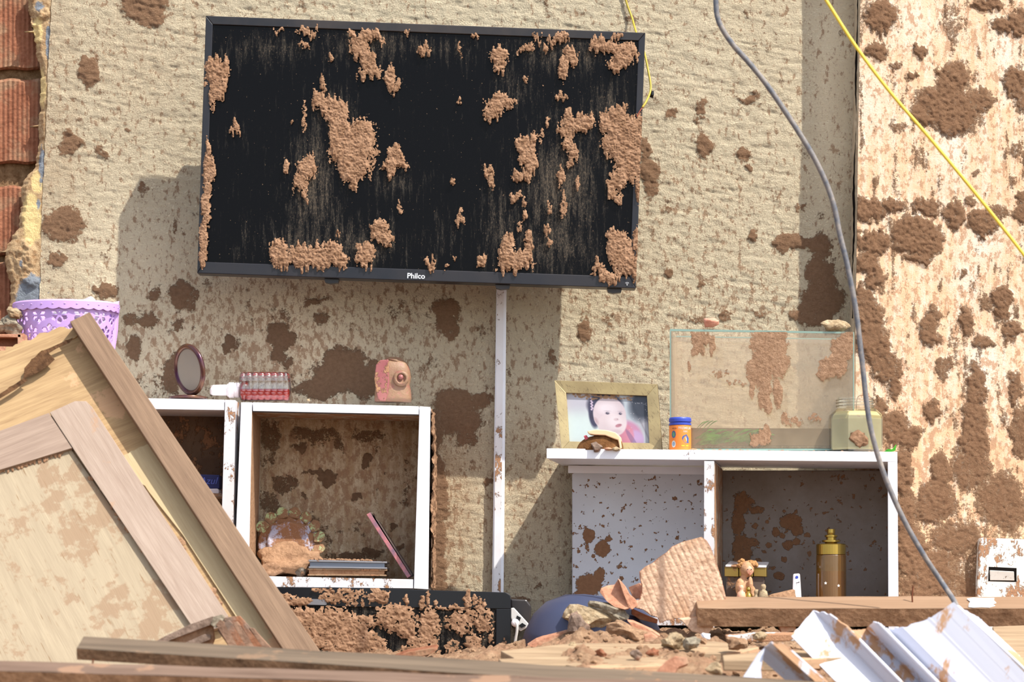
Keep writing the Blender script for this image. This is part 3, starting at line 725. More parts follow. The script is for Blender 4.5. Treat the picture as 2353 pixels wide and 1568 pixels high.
V, F = bumpy_tube(c, .114, .026, .0315, 8, 5, .09); obj('bottle_body', V, F, glassy('clear_plastic', (.93,.92,.95,1), .25, .0, C(206,200,210), .12, noise_film=.10), bo, smooth=True)
t = NT('red_liquid'); M['red_liq'] = t.done(t.mix(t.step(t.noise(60,4), .4, .7), C(190,30,34), C(206,70,60)), .25, None, .5)
V, F = bumpy_tube(c, .110, .0255, .031, 8, 5, .08, .97, -1, -.22); obj('red_liquid', V, F, M['red_liq'], bo, smooth=True)
AX = Matrix.Rotation(-math.pi/2, 3, 'Y')   # z -> -x
c2 = P(551, 897, .12); c3 = c2
M['white_plastic'] = plain('white_plastic', C(238,230,232), .4, mudamt=.15)
V, F = lathe([(0,0),(.015,0),(.017,.002),(.017,.010),(.0155,.010),(.0155,.012),(.0175,.013),(.0175,.024),(.0145,.026),(.0145,.0275),(0,.0275)], c2, 28, AX, caps=False); obj('screw_collar', V, F, M['white_plastic'], bo, smooth=False)
V, F = lathe([(0,.0275),(.0115,.0275),(.0125,.03),(.012,.06),(.0095,.066),(.004,.067),(0,.067)], c2, 24, AX, caps=False); obj('pump_head', V, F, M['white_plastic'], bo, smooth=True)
V, F = lathe([(0,-.02),(.022,-.02),(.020,-.006),(.012,0),(0,0)], c2, 24, AX, caps=False); obj('shoulder', V, F, bpy.data.materials['clear_plastic'], bo, smooth=True)

# pink moulded container
pk = thing('moulded_container', P(905, 926, .1), 'pink moulded plastic container with a round boss, dusted with mud, on the right box shelf', 'container')
t = NT('pink_translucent'); nz = t.noise(70, 6, .72)
c0 = t.mix(t.step(t.noise(18, 3), .4, .6), C(146,96,84), C(160,112,96)); c0 = t.mix(t.step(nz, .38, .50), c0, C(146,114,88))
M['pink'] = t.done(c0, .4, t.bump(nz, .002), .4)
M['pink_deep'] = plain('pink_side', C(146,76,82), .4, mudamt=.6, mscale=40)
V = []; F = []; prof = [(830,.62),(836,.8),(850,.92),(868,.98),(884,.9),(900,.97),(915,1.0),(924,.98)]; n = 40
for py, sc in prof:
    cc = P(903, py, .1)
    for k in range(n):
        a_ = 2*math.pi*k/n; cx, sx = math.cos(a_), math.sin(a_)
        V.append(cc + Vector((math.copysign(abs(cx)**.6, cx)*.042*sc, math.copysign(abs(sx)**.7, sx)*.03*sc, 0)))
for i in range(len(prof)-1):
    for k in range(n): F.append([i*n+k, i*n+(k+1)%n, (i+1)*n+(k+1)%n, (i+1)*n+k])
F += [list(range(n)), list(range((len(prof)-1)*n, len(prof)*n))]
V, F = fix_normals(V, F)
obj('body', V, F, M['pink'], pk, smooth=True)
V, F = pprism([(864,838),(872,828),(893,826),(893,850),(895,880),(892,905),(886,922),(870,921),(864,900),(860,870)], .132, Vector((0, .012, 0))); obj('side_plate', V, F, M['pink_deep'], pk, bevel=.002)
V, F = lathe([(.0, 0),(.018,0),(.018,.004),(.013,.008),(.0105,.007),(.010,.003),(0,.003)], P(922, 870, .128), 28, Matrix.Rotation(math.pi/2, 3, 'X'), caps=False); obj('round_boss', V, F, M['pink'], pk, smooth=True)
V, F = lathe([(0,0),(.006,0),(.006,.004),(0,.005)], P(921, 867, .130), 18, Matrix.Rotation(math.pi/2, 3, 'X'), caps=False); obj('boss_plug', V, F, M['pink_deep'], pk, smooth=True)
V, F = rock(P(907, 829, .11), (.022, .016, .009), 8, 3, .2); obj('top_knob', V, F, M['pink'], pk, smooth=True)
V, F = rock(P(709, 920.5, .16), (.0045, .004, .004), 3, 1); tag(obj('pebble', V, F, M['concrete'], None), 'tiny cream pebble on the box shelf right of the studded bottle', 'pebble')

# ------------------------------------------------------------------ inside the right box shelf
FLR = 1327
pl_ = thing('decorative_plate', P(665, FLR, .1), 'mud smeared round plate with a pale green leafy rim leaning inside the box shelf', 'plate')
axp = Matrix.Rotation(math.radians(76), 3, 'X')
cpl = P(663, 1248, .075); V = []; F = []; n = 72
t = NT('plate_glaze'); nz = t.noise(40, 7, .75)
c0 = t.mix(t.step(t.noise(30, 2), .4, .6), C(200,196,210), C(176,172,190)); c0 = t.mix(t.step(nz, .42, .50), c0, C(150,106,74)); M['plate'] = t.done(c0, .5, t.bump(nz, .006), .3)
t = NT('plate_leaf_glaze'); nz = t.noise(60, 7, .75)
c0 = t.mix(t.step(nz, .44, .50), C(186,204,150), C(150,112,82)); M['plate_rim'] = t.done(c0, .5, t.bump(nz, .005), .3)
prof = [(0,.010),(.040,.010),(.044,.013),(.047,.010),(.049,.004),(.066,.002),(.070,.0),(.066,-.004),(0,-.004)]
V, F = lathe(prof, cpl, 64, axp, caps=False); obj('plate_dish', V, F, M['plate'], pl_, smooth=True)
for k in range(8):
    a_ = math.radians(-12 + k*23); m = MB(); pts_ = []
    for (rr, da) in ((.058,-11),(.074,-12),(.083,-5),(.085,3),(.078,11),(.060,11)):
        w_ = a_ + math.radians(da); pts_.append(cpl + axp @ Vector((rr*math.cos(w_), rr*math.sin(w_), .006 + .004*math.sin(da))))
    V, F = prism(pts_, axp @ Vector((0, 0, -.005))); obj('rim_leaf', V, F, M['plate_rim'], pl_, bevel=.002)
V, F = rock(P(664, 1294, .11), (.070, .035, .044), 21, 4, .35, Matrix.Identity(3)); tag(obj('mud_lump', V, F, M['mud_wet'], smooth=True), 'lumpy damp mud piled against the foot of the plate', 'mud')
V, F = rock(P(618, 1313, .17), (.030, .02, .016), 22, 3, .5, Matrix.Identity(3)); tag(obj('mud_lump', V, F, M['mud'], smooth=True), 'dry mud clump in the lower left corner of the box shelf', 'mud')
V, F = rock(P(690, 1316, .17), (.014, .012, .012), 23, 3, .18); tag(obj('knob', V, F, plain('dark_knob', C(60,56,50), .5, mudamt=.5, mscale=60), smooth=True), 'small dark muddy knob in front of the flat metal cases', 'knob')
M['silver'] = plain('brushed_silver', C(150,152,158), .32, .7, mudamt=.25, mscale=40)
def casebox(name, q4, d, depth, label, cat, mats, group=None):
    r_ = thing(name, P((q4[0][0]+q4[2][0])/2, q4[2][1], d), label, cat, group)
    a_, b_, c_, e_ = [np.array(p, float) for p in q4]
    L = lambda s_, t_: tuple((a_*(1-s_)+b_*s_)*(1-t_) + (e_*(1-s_)+c_*s_)*t_)
    for nm, (t0, t1), mt in (('lid', (0, .24), mats[0]), ('inset', (.24, .8), mats[1]), ('base', (.8, 1), mats[0])):
        dd_ = 0 if nm != 'inset' else -.004
        V, F = prism([P(*L(0.0 if dd_ == 0 else .015, t0), d+dd_), P(*L(1.0 if dd_ == 0 else .97, t0), d+dd_), P(*L(1.0 if dd_ == 0 else .97, t1), d+dd_), P(*L(0.0 if dd_ == 0 else .015, t1), d+dd_)], Vector((0, depth, 0)))
        obj(nm, V, F, mt, r_, bevel=.0008)
    return r_
casebox('flat_case', [(709,1287),(889,1291),(889,1308),(709,1306)], .19, .12, 'upper flat silver case lying in the box shelf, dirt on its lid', 'case', (M['silver'], plain('case_side', C(120,128,142), .3, .5)))
casebox('flat_case', [(707,1306.5),(889,1308.5),(887,1324.5),(707,1323.5)], .188, .12, 'lower flat case under the silver one, brown with mud', 'case', (plain('case_muddy', C(140,112,84), .6, .2, mudamt=.6), M['mud_wet']))
m = MB()
for i in range(16):
    x = 718 + i*9.5; m.add(*rock(P(x, 1286 + (x-709)*.022, .185-random.Random(i).random()*.07), (.007, .008, .0042), i+40, 1))
tag(m.build('dirt_crumbs', M['mud']), 'crumbs of dry dirt lying on the silver case', 'crumbs', kind='stuff')
t = NT('pink_purple_case'); nz = t.noise(35, 4, .6); c0 = t.mix(t.step(nz, .35, .65), C(110,90,110), C(196,120,120)); M['cdcase'] = t.done(c0, .35, None, .5)
dv = thing('slim_case', P(940, 1328, .17), 'slim purple and pink case leaning against the right side of the box shelf', 'case')
V, F = pprism([(842,1183),(850,1178),(944,1324),(936,1329)], .175, Vector((0, .1, 0))); obj('case_spine', V, F, M['cdcase'], dv, bevel=.0008)
V, F = pprism([(849,1177),(856,1179),(858,1190),(868,1196),(948,1321),(945,1325)], .172, Vector((0, .1, 0))); obj('case_cover', V, F, plain('case_dark', C(70,58,58), .4, mudamt=.3), dv, bevel=.0008)

# ------------------------------------------------------------------ LOWER TELEVISION / black panel
lt = thing('flat_television', P(900, 1520, .26), 'second black flat television, muddy, standing on the rubble below the box shelf', 'television')
LD = .245
def rounded_corner(x0, y0, x1, y1, r, n=6):
    return [(x0, y0), (x1-r, y0+(x1-r-x0)*.0)] 
p_out = [(560,1352),(760,1350),(1162,1362)] + [(1162+12*math.sin(a_), 1374-12*math.cos(a_)) for a_ in np.linspace(.2, 1.5, 6)] + [(1174,1420),(1172,1640),(560,1640)]
V, F = pprism(p_out, LD-.012, Vector((0, .028, 0))); obj('back_housing', V, F, M['black'], lt, bevel=.002)
V, F = prism([P(560,1352,LD), P(760,1350,LD), P(1162,1362,LD), P(1171,1368,LD), P(1174,1378,LD), P(1174,1400,LD), P(560,1392,LD)], Vector((0, .012, 0))); obj('top_bezel', V, F, plain('bezel_plain', C(16,18,23), .3, mudamt=0.0), lt, bevel=.001)
V, F = pprism([(1140,1400),(1174,1400),(1172,1640),(1138,1640)], LD, Vector((0, .012, 0))); obj('side_bezel', V, F, bpy.data.materials['bezel_plain'], lt, bevel=.001)
V, F = pprism([(600,1374),(752,1378),(750,1391),(600,1388)], LD+.003, Vector((0, .004, 0))); obj('silver_strip', V, F, M['silver'], lt)
xs = np.arange(600, 1142, 3); ys = np.arange(1394, 1600, 3); X, Y, F = grid(xs, ys)
obj('screen', PN(X, Y, LD-.004), F, M['screen'], lt, attrs={'film': X*0+.7})
LB = [(650,1380,30,14),(690,1384,26,10,.9),(770,1378,40,14,.8),(800,1372,50,22,.75),(870,1372,30,20,.9),(930,1380,6,12,.9),(968,1385,8,18,.9),(985,1380,5,20,.8),(1002,1388,6,8,.8),(1075,1380,8,26,.95),(1090,1385,5,18,.8),(1102,1386,7,14,.8),(1115,1390,6,12,.7),(1050,1399,70,4,.8),
 (700,1430,50,34),(760,1450,90,50),(800,1480,70,40),(680,1470,40,40,.95),(830,1430,50,16,.9),(910,1420,50,30,.95),(935,1440,24,30,.95),(985,1440,26,44),(970,1480,34,22,.9),(1075,1420,50,18,.85),(1110,1425,26,30,.85),(1060,1440,30,20,.75),(1090,1480,22,24,.85),(870,1490,22,26,.8),(850,1500,60,12,.8),(1160,1480,6,14,.85),(960,1500,50,14,.9),(1040,1495,20,30,.6),(740,1358,30,8,.7),(1030,1430,16,16,.6),(1130,1460,10,20,.6)]
xs = np.arange(640, 1176, 1.9); ys = np.arange(1352, 1560, 1.9); X, Y, F = grid(xs, ys)
md = density(X, Y, LB, 97, 8, 5); dd = md - .08 + (fbm(X/5, Y/5, 98, 4, .75)-.5)*2.4
keep = (dd > .5) & (md > .15)
V = PN(X, Y, LD+.001); V[:, 1] -= .0005 + .0075*np.clip(md-.35, 0, .6)*(.2+1.6*fbm(X/9, Y/8, 99, 4, .7)) + .002*fbm(X/2.4, Y/2.4, 96, 2)
V, F, A = compact(V, F, keep[F].sum(1) >= 2, {'k': md}); tag(obj('mud_crust', V, F, M['mud'], lt, smooth=True), 'light brown dried mud', kind='stuff')

# power box, adapter, navy basin
V, F = prism([P(1172,1376,.2), P(1210,1378,.2), P(1221,1392,.2), P(1219,1436,.2), P(1176,1445,.2)], Vector((0, .19, 0)))
tag(obj('power_box', V, F, M['black'], bevel=.004), 'small black box on the wall at the right edge of the lower television', 'box')
ad = thing('plug_adapter', P(1196, 1455, .24), 'white and grey plug adapter hanging beside the lower television', 'adapter')
V, F = pprism([(1174,1398),(1181,1397),(1214,1433),(1216,1440),(1196,1452),(1180,1438),(1174,1420)], .245, Vector((0, .02, 0))); obj('casing', V, F, plain('adapter_shell', C(196,196,192), .4, mudamt=.3), ad, bevel=.002)
V, F = pprism([(1188,1415),(1197,1420),(1194,1428),(1186,1424)], .248, Vector((0, .004, 0))); obj('socket_hole', V, F, M['black_clean'], ad)
V, F = pprism([(1200,1432),(1209,1438),(1198,1444),(1192,1438)], .248, Vector((0, .004, 0))); obj('socket_hole', V, F, M['black_clean'], ad)
V, F = lathe([(0,0),(.008,0),(.009,.006),(.006,.012),(0,.012)], P(1184, 1432, .262), 18, Matrix.Rotation(math.pi/2, 3, 'X') , caps=False); obj('plug', V, F, M['white_plastic'], ad, smooth=True)
V, F = tube(spline([P(1180,1428,.27), P(1187,1434,.272), P(1188,1450,.27), P(1184,1475,.265), P(1183,1500,.26), P(1186,1540,.26)], 6), .0032, 8); obj('cord', V, F, plain('cord_white', C(214,212,206), .5), ad, smooth=True)
V, F = tube([P(1205,1437,.20), P(1270,1436,.16), P(1300,1437,.16)], .0028, 6); tag(obj('thin_rod', V, F, plain('rod', C(150,148,110), .5, mudamt=.4), smooth=True), 'thin pale green rod between the plug adapter and the white stand', 'rod')
prof = [(0,0),(.155,0),(.152,.03),(.140,.07),(.118,.10),(.08,.122),(.04,.13),(0,.132)]
V, F = lathe([(r_, h_) for r_, h_ in prof], P(1362, 1512, .46) , 48, Matrix.Rotation(math.radians(10), 3, 'Y'), caps=False)
tag(obj('basin', V, F, plain('navy_plastic', C(58,66,92), .45, mudamt=.06), smooth=True), 'overturned navy blue plastic basin half buried below the white stand', 'basin')
V, F = pprism([(1245,1440),(1268,1440),(1268,1500),(1245,1500)], .17, Vector((0, .03, 0))); tag(obj('wall_tile', V, F, plain('cream_tile', C(214,200,164), .4, mudamt=.4), bevel=.001), 'muddy cream tile behind the navy basin', 'tile')
# ------------------------------------------------------------------ WHITE STAND (turned a little)
YAW = math.radians(8); BK = Vector((math.sin(YAW), math.cos(YAW), 0)); NRM = -BK
sd = lambda x, y=0: .408 - (2062-x)/1000*math.tan(YAW)*.97
st = thing('tv_stand', P(1660, 1500, .2), 'white laminate stand with two open compartments, splashed with mud, against the stucco wall', 'stand')
DEP = .29
def sboard(pts4, name, mat, depth=DEP, off=0.0, bev=.0006):
    V, F = prism([P(x, y, sd(x)) + BK*off for x, y in pts4], BK*depth); return obj(name, V, F, mat, st, bevel=bev)
sboard([(1256,1031),(2062,1039),(2062,1062),(1256,1054)], 'top_board', M['white_board'], DEP+.01)
sboard([(1618,1060),(1641,1060),(1641,1600),(1616,1600)], 'divider', M['white_board_muddy'])
sboard([(2040,1062),(2062,1062),(2066,1600),(2042,1600)], 'side_board', M['white_board'])
sboard([(1290,1420),(2040,1420),(2040,1438),(1290,1438)], 'bottom_board', M['white_board_muddy'], DEP-.01, .004)
m = MB(); m.add(*prism([P(1275,1056.5,sd(1275))+BK*.245, P(1617,1060,sd(1617))+BK*.245, P(1617,1078,sd(1617))+BK*.245, P(1275,1074,sd(1275))+BK*.245], BK*.012)); m.build('top_rail', M['white_board'], st)
# inner side of the divider caked with mud, right compartment
V, F = prism([P(1641.5,1064,sd(1641))+BK*.004, P(1642.8,1064,sd(1641))+BK*.004, P(1642.8,1420,sd(1641))+BK*.004, P(1641.5,1420,sd(1641))+BK*.004], BK*(DEP-.01))
obj('divider_lining', V, F, M['inner_board'], st)
# back panels with mud splats
t = NT('laminate_splattered'); mud = t.attr('mud')
mf = t.step(t.math('ADD', mud, t.math('MULTIPLY', t.math('SUBTRACT', t.noise(130, 5, .75), .5), 2.2)), .46, .56); mf = t.math('MULTIPLY', mf, t.step(mud, .03, .15))
spn = t.math('ADD', t.noise(75, 3, .6), t.math('MULTIPLY', t.attr('spk'), .1)); sf = t.step(spn, .70, .715)
mf = t.math('MAXIMUM', mf, sf); c0 = t.mix(t.step(t.noise(6, 4), .3, .7), C(200,203,208), C(190,190,194)); c0 = t.mix(t.math('MULTIPLY', t.attr('shade_wash'), t.step(t.noise(9, 5, .7), .2, .7, .75, 1.0)), c0, C(122,108,96))
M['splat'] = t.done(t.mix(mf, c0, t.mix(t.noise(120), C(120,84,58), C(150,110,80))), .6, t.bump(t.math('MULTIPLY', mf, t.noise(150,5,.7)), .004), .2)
xs = np.arange(1284, 1618, 3); ys = np.arange(1066, 1590, 3); X, Y, F = grid(xs, ys)
SB = [(1323,1222,15,17),(1318,1245,5,12,.8),(1357,1255,20,20),(1372,1232,10,6,.95),(1333,1272,5,5,.9),(1325,1342,32,26),(1350,1320,14,20,.95),(1310,1365,22,14,.9),(1410,1240,3,3,.9),(1500,1250,3,3,.9)]
mud = density(X, Y, SB, 111, 5)
so = P(1284, 1200, sd(1284)); 
def spanel(X, Y, off):
    d = .408 - (2062-X)/1000*math.tan(YAW)*.97; V = PN(X, Y, d); V[:, 0] += BK.x*off; V[:, 1] += BK.y*off; return V
Vp = spanel(X, Y , .25); Vb = Vp.copy()
obj('back_panel', Vp, F, M['splat'], st, attrs={'mud': mud, 'spk': .8+0*X}, solid=.012)
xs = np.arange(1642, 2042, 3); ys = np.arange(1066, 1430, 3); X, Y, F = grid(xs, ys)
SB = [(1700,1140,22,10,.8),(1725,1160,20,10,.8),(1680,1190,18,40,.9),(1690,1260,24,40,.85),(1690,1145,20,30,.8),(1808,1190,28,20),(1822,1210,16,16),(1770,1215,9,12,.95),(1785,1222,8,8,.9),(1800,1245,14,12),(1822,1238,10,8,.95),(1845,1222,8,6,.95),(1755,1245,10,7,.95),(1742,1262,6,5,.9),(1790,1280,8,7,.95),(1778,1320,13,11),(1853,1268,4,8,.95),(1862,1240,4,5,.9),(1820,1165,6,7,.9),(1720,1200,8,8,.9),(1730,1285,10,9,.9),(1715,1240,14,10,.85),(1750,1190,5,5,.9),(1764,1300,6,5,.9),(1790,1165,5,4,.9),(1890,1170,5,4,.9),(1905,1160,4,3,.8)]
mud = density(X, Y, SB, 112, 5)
obj('back_panel', spanel(X, Y, DEP-.012), F, M['splat'], st, attrs={'mud': mud, 'spk': 0*X+.5, 'shade_wash': 0*X+1.0}, solid=.01)  # browner base: muddy film, darkened to paint in the compartment's deep shade

# ------------------------------------------------------------------ FISH TANK
TOPR = 1033
def spt(px, py, off):  # a point `off` behind the front edge plane of the stand
    return P(px, py, sd(px)) + BK*off
tk = thing('fish_tank', spt(1750, 1033, .12), 'rectangular glass fish tank with muddy panes standing on the white stand', 'tank')
TO = .055; TDp = .135
M['pane'] = glassy('dusty_pane', (.98,.96,.92,1), .08, .14, C(204,180,148), .1, mudattr=True, noise_film=.18)
M['pane_clear'] = glassy('pane_thin_film', (.99,.97,.93,1), .08, .14, C(206,182,150), .08, noise_film=.2)
M['pane_edge'] = plain('glass_edge', C(134,160,148), .2)
TKB = [(1610,775,24,16,.95),(1600,800,16,18,.95),(1632,790,8,22,.9),(1588,765,5,14,.8),(1765,790,44,40),(1770,830,44,40),(1745,850,34,40),(1790,770,16,26,.95),(1755,905,16,40,.95),(1785,900,12,36,.9),(1725,890,6,30,.8),(1765,935,8,16,.9),
 (1935,800,26,34),(1915,840,34,26),(1890,860,16,14,.95),(1950,775,12,20,.95),(1580,840,5,14,.75),(1745,1010,24,18,.95),(1760,990,10,16,.9),(1738,1022,20,8),(1820,970,26,12,.65),(1870,960,18,10,.6),(1650,860,30,10,.5),(1690,880,26,8,.55),(1800,960,8,16,.7)]
xs = np.arange(1536, 1962, 2.6); ys = np.arange(757, 1029, 2.6); X, Y, F = grid(xs, ys)
mud = density(X, Y, TKB, 121, 5, 12)
V = spanel(X, Y, TO); V[:, 1] -= .0045*np.clip(mud-.35, 0, 1)*fbm(X/8, Y/8, 122, 4)
obj('front_pane', V, F, M['pane'], tk, attrs={'mud': mud})
def tpane(c0, c1, name, t_=.004):
    a_, b_ = c0, c1
    V, F = prism([spt(a_[0], 757, a_[1]), spt(b_[0], 757, b_[1]), spt(b_[0], 1027, b_[1]), spt(a_[0], 1027, a_[1])], BK*.002)
    obj(name, V, F, M['pane_clear'], tk)
tpane((1538, TO+TDp), (1960, TO+TDp), 'back_pane')
for x in (1537, 1959):
    V, F = prism([spt(x, 757, TO+.002), spt(x, 757, TO+TDp), spt(x, 1027, TO+TDp), spt(x, 1027, TO+.002)], Vector((.003, 0, 0))); obj('side_pane', V, F, M['pane_clear'], tk)
V, F = prism([spt(1536, 1028, TO), spt(1961, 1028, TO), spt(1961, 1028, TO+TDp), spt(1536, 1028, TO+TDp)], Vector((0, 0, -.004))); obj('bottom_pane', V, F, M['pane_edge'], tk)
# polished glass edges
m = MB()
m.add(*prism([spt(1534.5,750,TO), spt(1537.5,750,TO), spt(1537.5,1029,TO), spt(1534.5,1029,TO)], BK*.006))
m.add(*prism([spt(1959,757,TO), spt(1962,757,TO), spt(1962,1029,TO), spt(1959,1029,TO)], BK*.006))
m.add(*prism([spt(1536,750,TO), spt(1962,757,TO), spt(1962,761,TO), spt(1536,755,TO)], BK*.006))
m.add(*prism([spt(1538,751,TO+TDp), spt(1962,758,TO+TDp), spt(1962,761,TO+TDp), spt(1538,754,TO+TDp)], BK*.006))
m.build('glass_edge', M['pane_edge'], tk)
t = NT('tank_gravel'); M['gravel'] = dirtmat('gravel', C(70,72,60), C(140,128,100), .004, 140)
V, F = prism([spt(1541,1021,TO+.006), spt(1956,1021,TO+.006), spt(1956,1027,TO+.006), spt(1541,1027,TO+.006)], BK*(TDp-.014)); obj('sediment', V, F, M['gravel'], tk)
water = glassy('murky_water', (.80,.74,.60,1), .02, .70, C(128,106,74), .05, noise_film=.2)
V, F = prism([spt(1541,979,TO+.008), spt(1956,981,TO+.008), spt(1956,1020,TO+.008), spt(1541,1020,TO+.008)], BK*(TDp-.018)); obj('water', V, F, water, tk)
# plastic water plant
ap = thing('water_plant', spt(1660, 1021, .1), 'green feathery plastic plant lying at the bottom of the fish tank', 'plant')
t = NT('leaf_green'); M['leaf'] = t.done(t.mix(t.step(t.noise(40, 3), .35, .65), C(16,104,14), C(84,176,40)), .4, None, .4)
rng = random.Random(8)
for k in range(70):
    x0 = rng.uniform(1585, 1730); y0 = rng.uniform(1002, 1019); a_ = rng.uniform(-.2, 1.0) * rng.choice([1, 1, -1]) ; L_ = rng.uniform(34, 70); off = TO + rng.uniform(.0035, .007) + (.02 if k % 5 == 0 else 0)
    if k < 4: a_ = .9; x0 = 1590 + k*9; y0 = 985; L_ = 44; 
    dx, dy = math.cos(a_), -abs(math.sin(a_))*.55
    if x0 + dx*L_ < 1548: dx = abs(dx)
    m = MB(); pts_ = []; pb = []
    for i in range(7):
        u = i/6; w_ = 10*math.sin(math.pi*min(.97, u*.9+.08)); cx = x0 + dx*L_*u; cy = max(984 if k >= 4 else 950, y0 + dy*L_*u - 6*math.sin(u*2.6))
        pts_.append((cx + dy*w_*.5 - 0, cy + abs(dx)*w_*.5)); pb.append((cx - dy*w_*.5, cy - abs(dx)*w_*.5))
    V = [spt(*p, off) for p in pts_] + [spt(*p, off+.001) for p in pb]
    obj('leaf', V, [[i, i+1, i+8, i+7] for i in range(6)], M['leaf'], ap, smooth=True, solid=.0006)
V, F = rock(spt(1629, 735, TO+.004) , (.020, .012, .0105), 31, 3, .25, Matrix.Identity(3)); tag(obj('brick_chip', V, F, dirtmat('pink_chip', C(206,140,116), C(230,170,148), .002), smooth=True), 'pink brick chip balanced on the top edge of the fish tank', 'chip')
V = [v + Vector((0, 0, -.004)) for v in V]
V, F = rock(spt(1918, 742, TO+.01), (.031, .016, .017), 33, 3, .35, Matrix.Rotation(math.radians(18), 3, 'Y')); tag(obj('plaster_chunk', V, F, M['concrete'], smooth=False), 'cream plaster chunk resting on the right end of the fish tank', 'chunk')

# jar of cloudy liquid
jr = thing('glass_jar', spt(1964, 1036, .03), 'faceted glass jar of cloudy yellow liquid at the right end of the white stand', 'jar')
jc = spt(1965, 1036, .062); 
def ngon(prof, c, n=6, rot=0): 
    return lathe(prof, c, n, Matrix.Rotation(rot, 3, 'Z'), caps=False)
M['jar_glass'] = glassy('jar_glass', (.98,.98,.95,1), .12, .02, C(210,205,185), .05, noise_film=.03)
V, F = ngon([(0,0),(.056,0),(.0605,.004),(.0605,.072),(.058,.082),(.044,.094),(.040,.097),(.040,.116),(.0415,.116),(.0415,.118),(.038,.118)], jc, 8, math.radians(22.5)); obj('jar_body', V, F, M['jar_glass'], jr)
m = MB()
for hh_ in (.1, .107, .113): 
    V, F = tube([jc + Vector((.0415*math.cos(a_), .0415*math.sin(a_), hh_)) for a_ in np.linspace(0, 2*math.pi, 33)], .0014, 5, cap=False); m.add(V, F)
m.build('screw_thread', M['jar_glass'], jr, smooth=True)
t = NT('cloudy_liquid'); nz = t.noise(45, 6, .75); c0 = t.mix(t.step(t.noise(14,3), .3, .7), C(214,202,150), C(194,180,124)); c0 = t.mix(t.step(nz, .60, .66), c0, C(200,164,124))
M['liquid'] = t.done(c0, .15, None, .5)
V, F = ngon([(0,.004),(.055,.004),(.0575,.008),(.0575,.070),(.055,.079),(.047,.087),(0,.087)], jc, 8, math.radians(22.5)); obj('liquid', V, F, M['liquid'], jr)
V, F = rock(jc + Vector((.002, -.059, .026)), (.018, .003, .018), 71, 3, .6, Matrix.Identity(3)); obj('mud_smear', V, F, M['mud'], jr, smooth=True)
V, F = tube(spline([jc + Vector(p) for p in ((.0,-.01,.09),(.004,-.02,.12),(.03,-.02,.118),(.045,-.01,.102),(.05,-.01,.108),(.056,0,.112))], 6), .0007, 5)
tag(obj('twig', V, F, plain('twig_brown', C(120,90,60), .8)), 'hair thin dry twig curling out of the jar', 'twig')
m = MB(); 
for (pts_, ) in (([(2032,1036),(2040,1030),(2050,1031),(2060,1019),(2058,1034),(2045,1038)],),):
    m.add(*prism([spt(x, y, .03) for x, y in pts_], BK*.002))
tag(m.build('leaf', M['leaf']), 'small green leaf at the right corner of the white stand', 'leaf')

# bottle of fish food
fb = thing('food_tub', spt(1560, 1034, .02), 'small orange tub with blue lid and fish print before the fish tank', 'tub')
fc = spt(1560.5, 1034.5, .028); r0 = .0235
M['orange'] = plain('orange_label', C(232,132,50), .45, mudamt=.12, mscale=60)
M['blue_cap'] = plain('blue_cap', C(44,70,172), .4, mudamt=.1, mscale=60)
V, F = lathe([(0,0),(r0,0),(r0+.0005,.001),(r0+.0005,.053),(r0-.001,.055),(0,.055)], fc, 40, caps=False); obj('tub_body', V, F, M['orange'], fb, smooth=False)
V, F = lathe([(0,.055),(r0,.055),(r0+.0008,.0555),(r0+.0008,.0595),(r0-.0015,.060),(r0-.0015,.062),(0,.062)], fc, 40, caps=False); obj('neck_ring', V, F, M['blue_cap'], fb)
V, F = lathe([(0,.062),(r0,.062),(r0+.001,.063),(r0+.001,.069),(r0-.001,.072),(0,.0725)], fc, 40, caps=False); obj('lid', V, F, M['blue_cap'], fb)
def on_cyl(V, c, r, ang0, z0):
    return [Vector(c) + Vector(((r+v.y)*math.sin(ang0 + v.x/r), -(r+v.y)*math.cos(ang0 + v.x/r), z0 + v.z)) for v in V]
def cyl_text(s_, size, ang, z, mat, name, rot=0.0, bold=.0002):
    V, F = text_mesh(s_, size, bold=bold, extrude=.0002); V = [Matrix.Rotation(rot, 3, 'Y') @ (Matrix.Rotation(math.pi/2, 3, 'X') @ v) for v in V]
    V = [Vector((v.x, .0007 - v.y*0, v.z)) for v in V]; return obj(name, on_cyl(V, fc, r0, ang, z), F, mat, fb)
M['print_blue'] = plain('print_blue', C(60,90,150), .5); M['print_white'] = plain('print_white', C(232,226,214), .5); M['print_yellow'] = plain('print_yellow', C(244,200,60), .5)
M['print_brown'] = plain('print_brown', C(150,90,50), .5); M['print_green'] = plain('print_green', C(90,140,110), .5)
cyl_text('PREMIUM', .0078, .45, .0478, M['print_white'], 'lettering'); cyl_text('DISC', .0050, .45, .0405, M['print_white'], 'lettering')
def cyl_disc(ang, z, rx, rz, mat, name, n=20, lift=.0008, pts_=None):
    V = [Vector((rx*math.cos(a_), lift, rz*math.sin(a_))) for a_ in np.linspace(0, 2*math.pi, n, endpoint=False)] if pts_ is None else [Vector((x*.001, lift, y*.001)) for x, y in pts_]
    return obj(name, on_cyl(V, fc, r0, ang, z), [list(range(len(V)))], mat, fb)
cyl_disc(-.68, .0345, .0052, .0078, M['print_blue'], 'round_seal'); cyl_disc(-.68, .0345, .0036, .0056, M['print_green'], 'round_seal', lift=.001)
cyl_disc(-.68, .0135, .0050, .0075, M['print_white'], 'round_seal'); cyl_disc(-.68, .0135, .0034, .0050, plain('print_grey', C(150,170,190), .5), 'round_seal', lift=.001)
cyl_disc(.45, .024, 0, 0, M['print_blue'], 'fish_print', pts_=[(-8,3),(-6,7),(-1,9),(2,11),(4,8),(7,5),(9,1),(8,-4),(9,-9),(5,-8),(1,-9),(-4,-5),(-7,-1)])
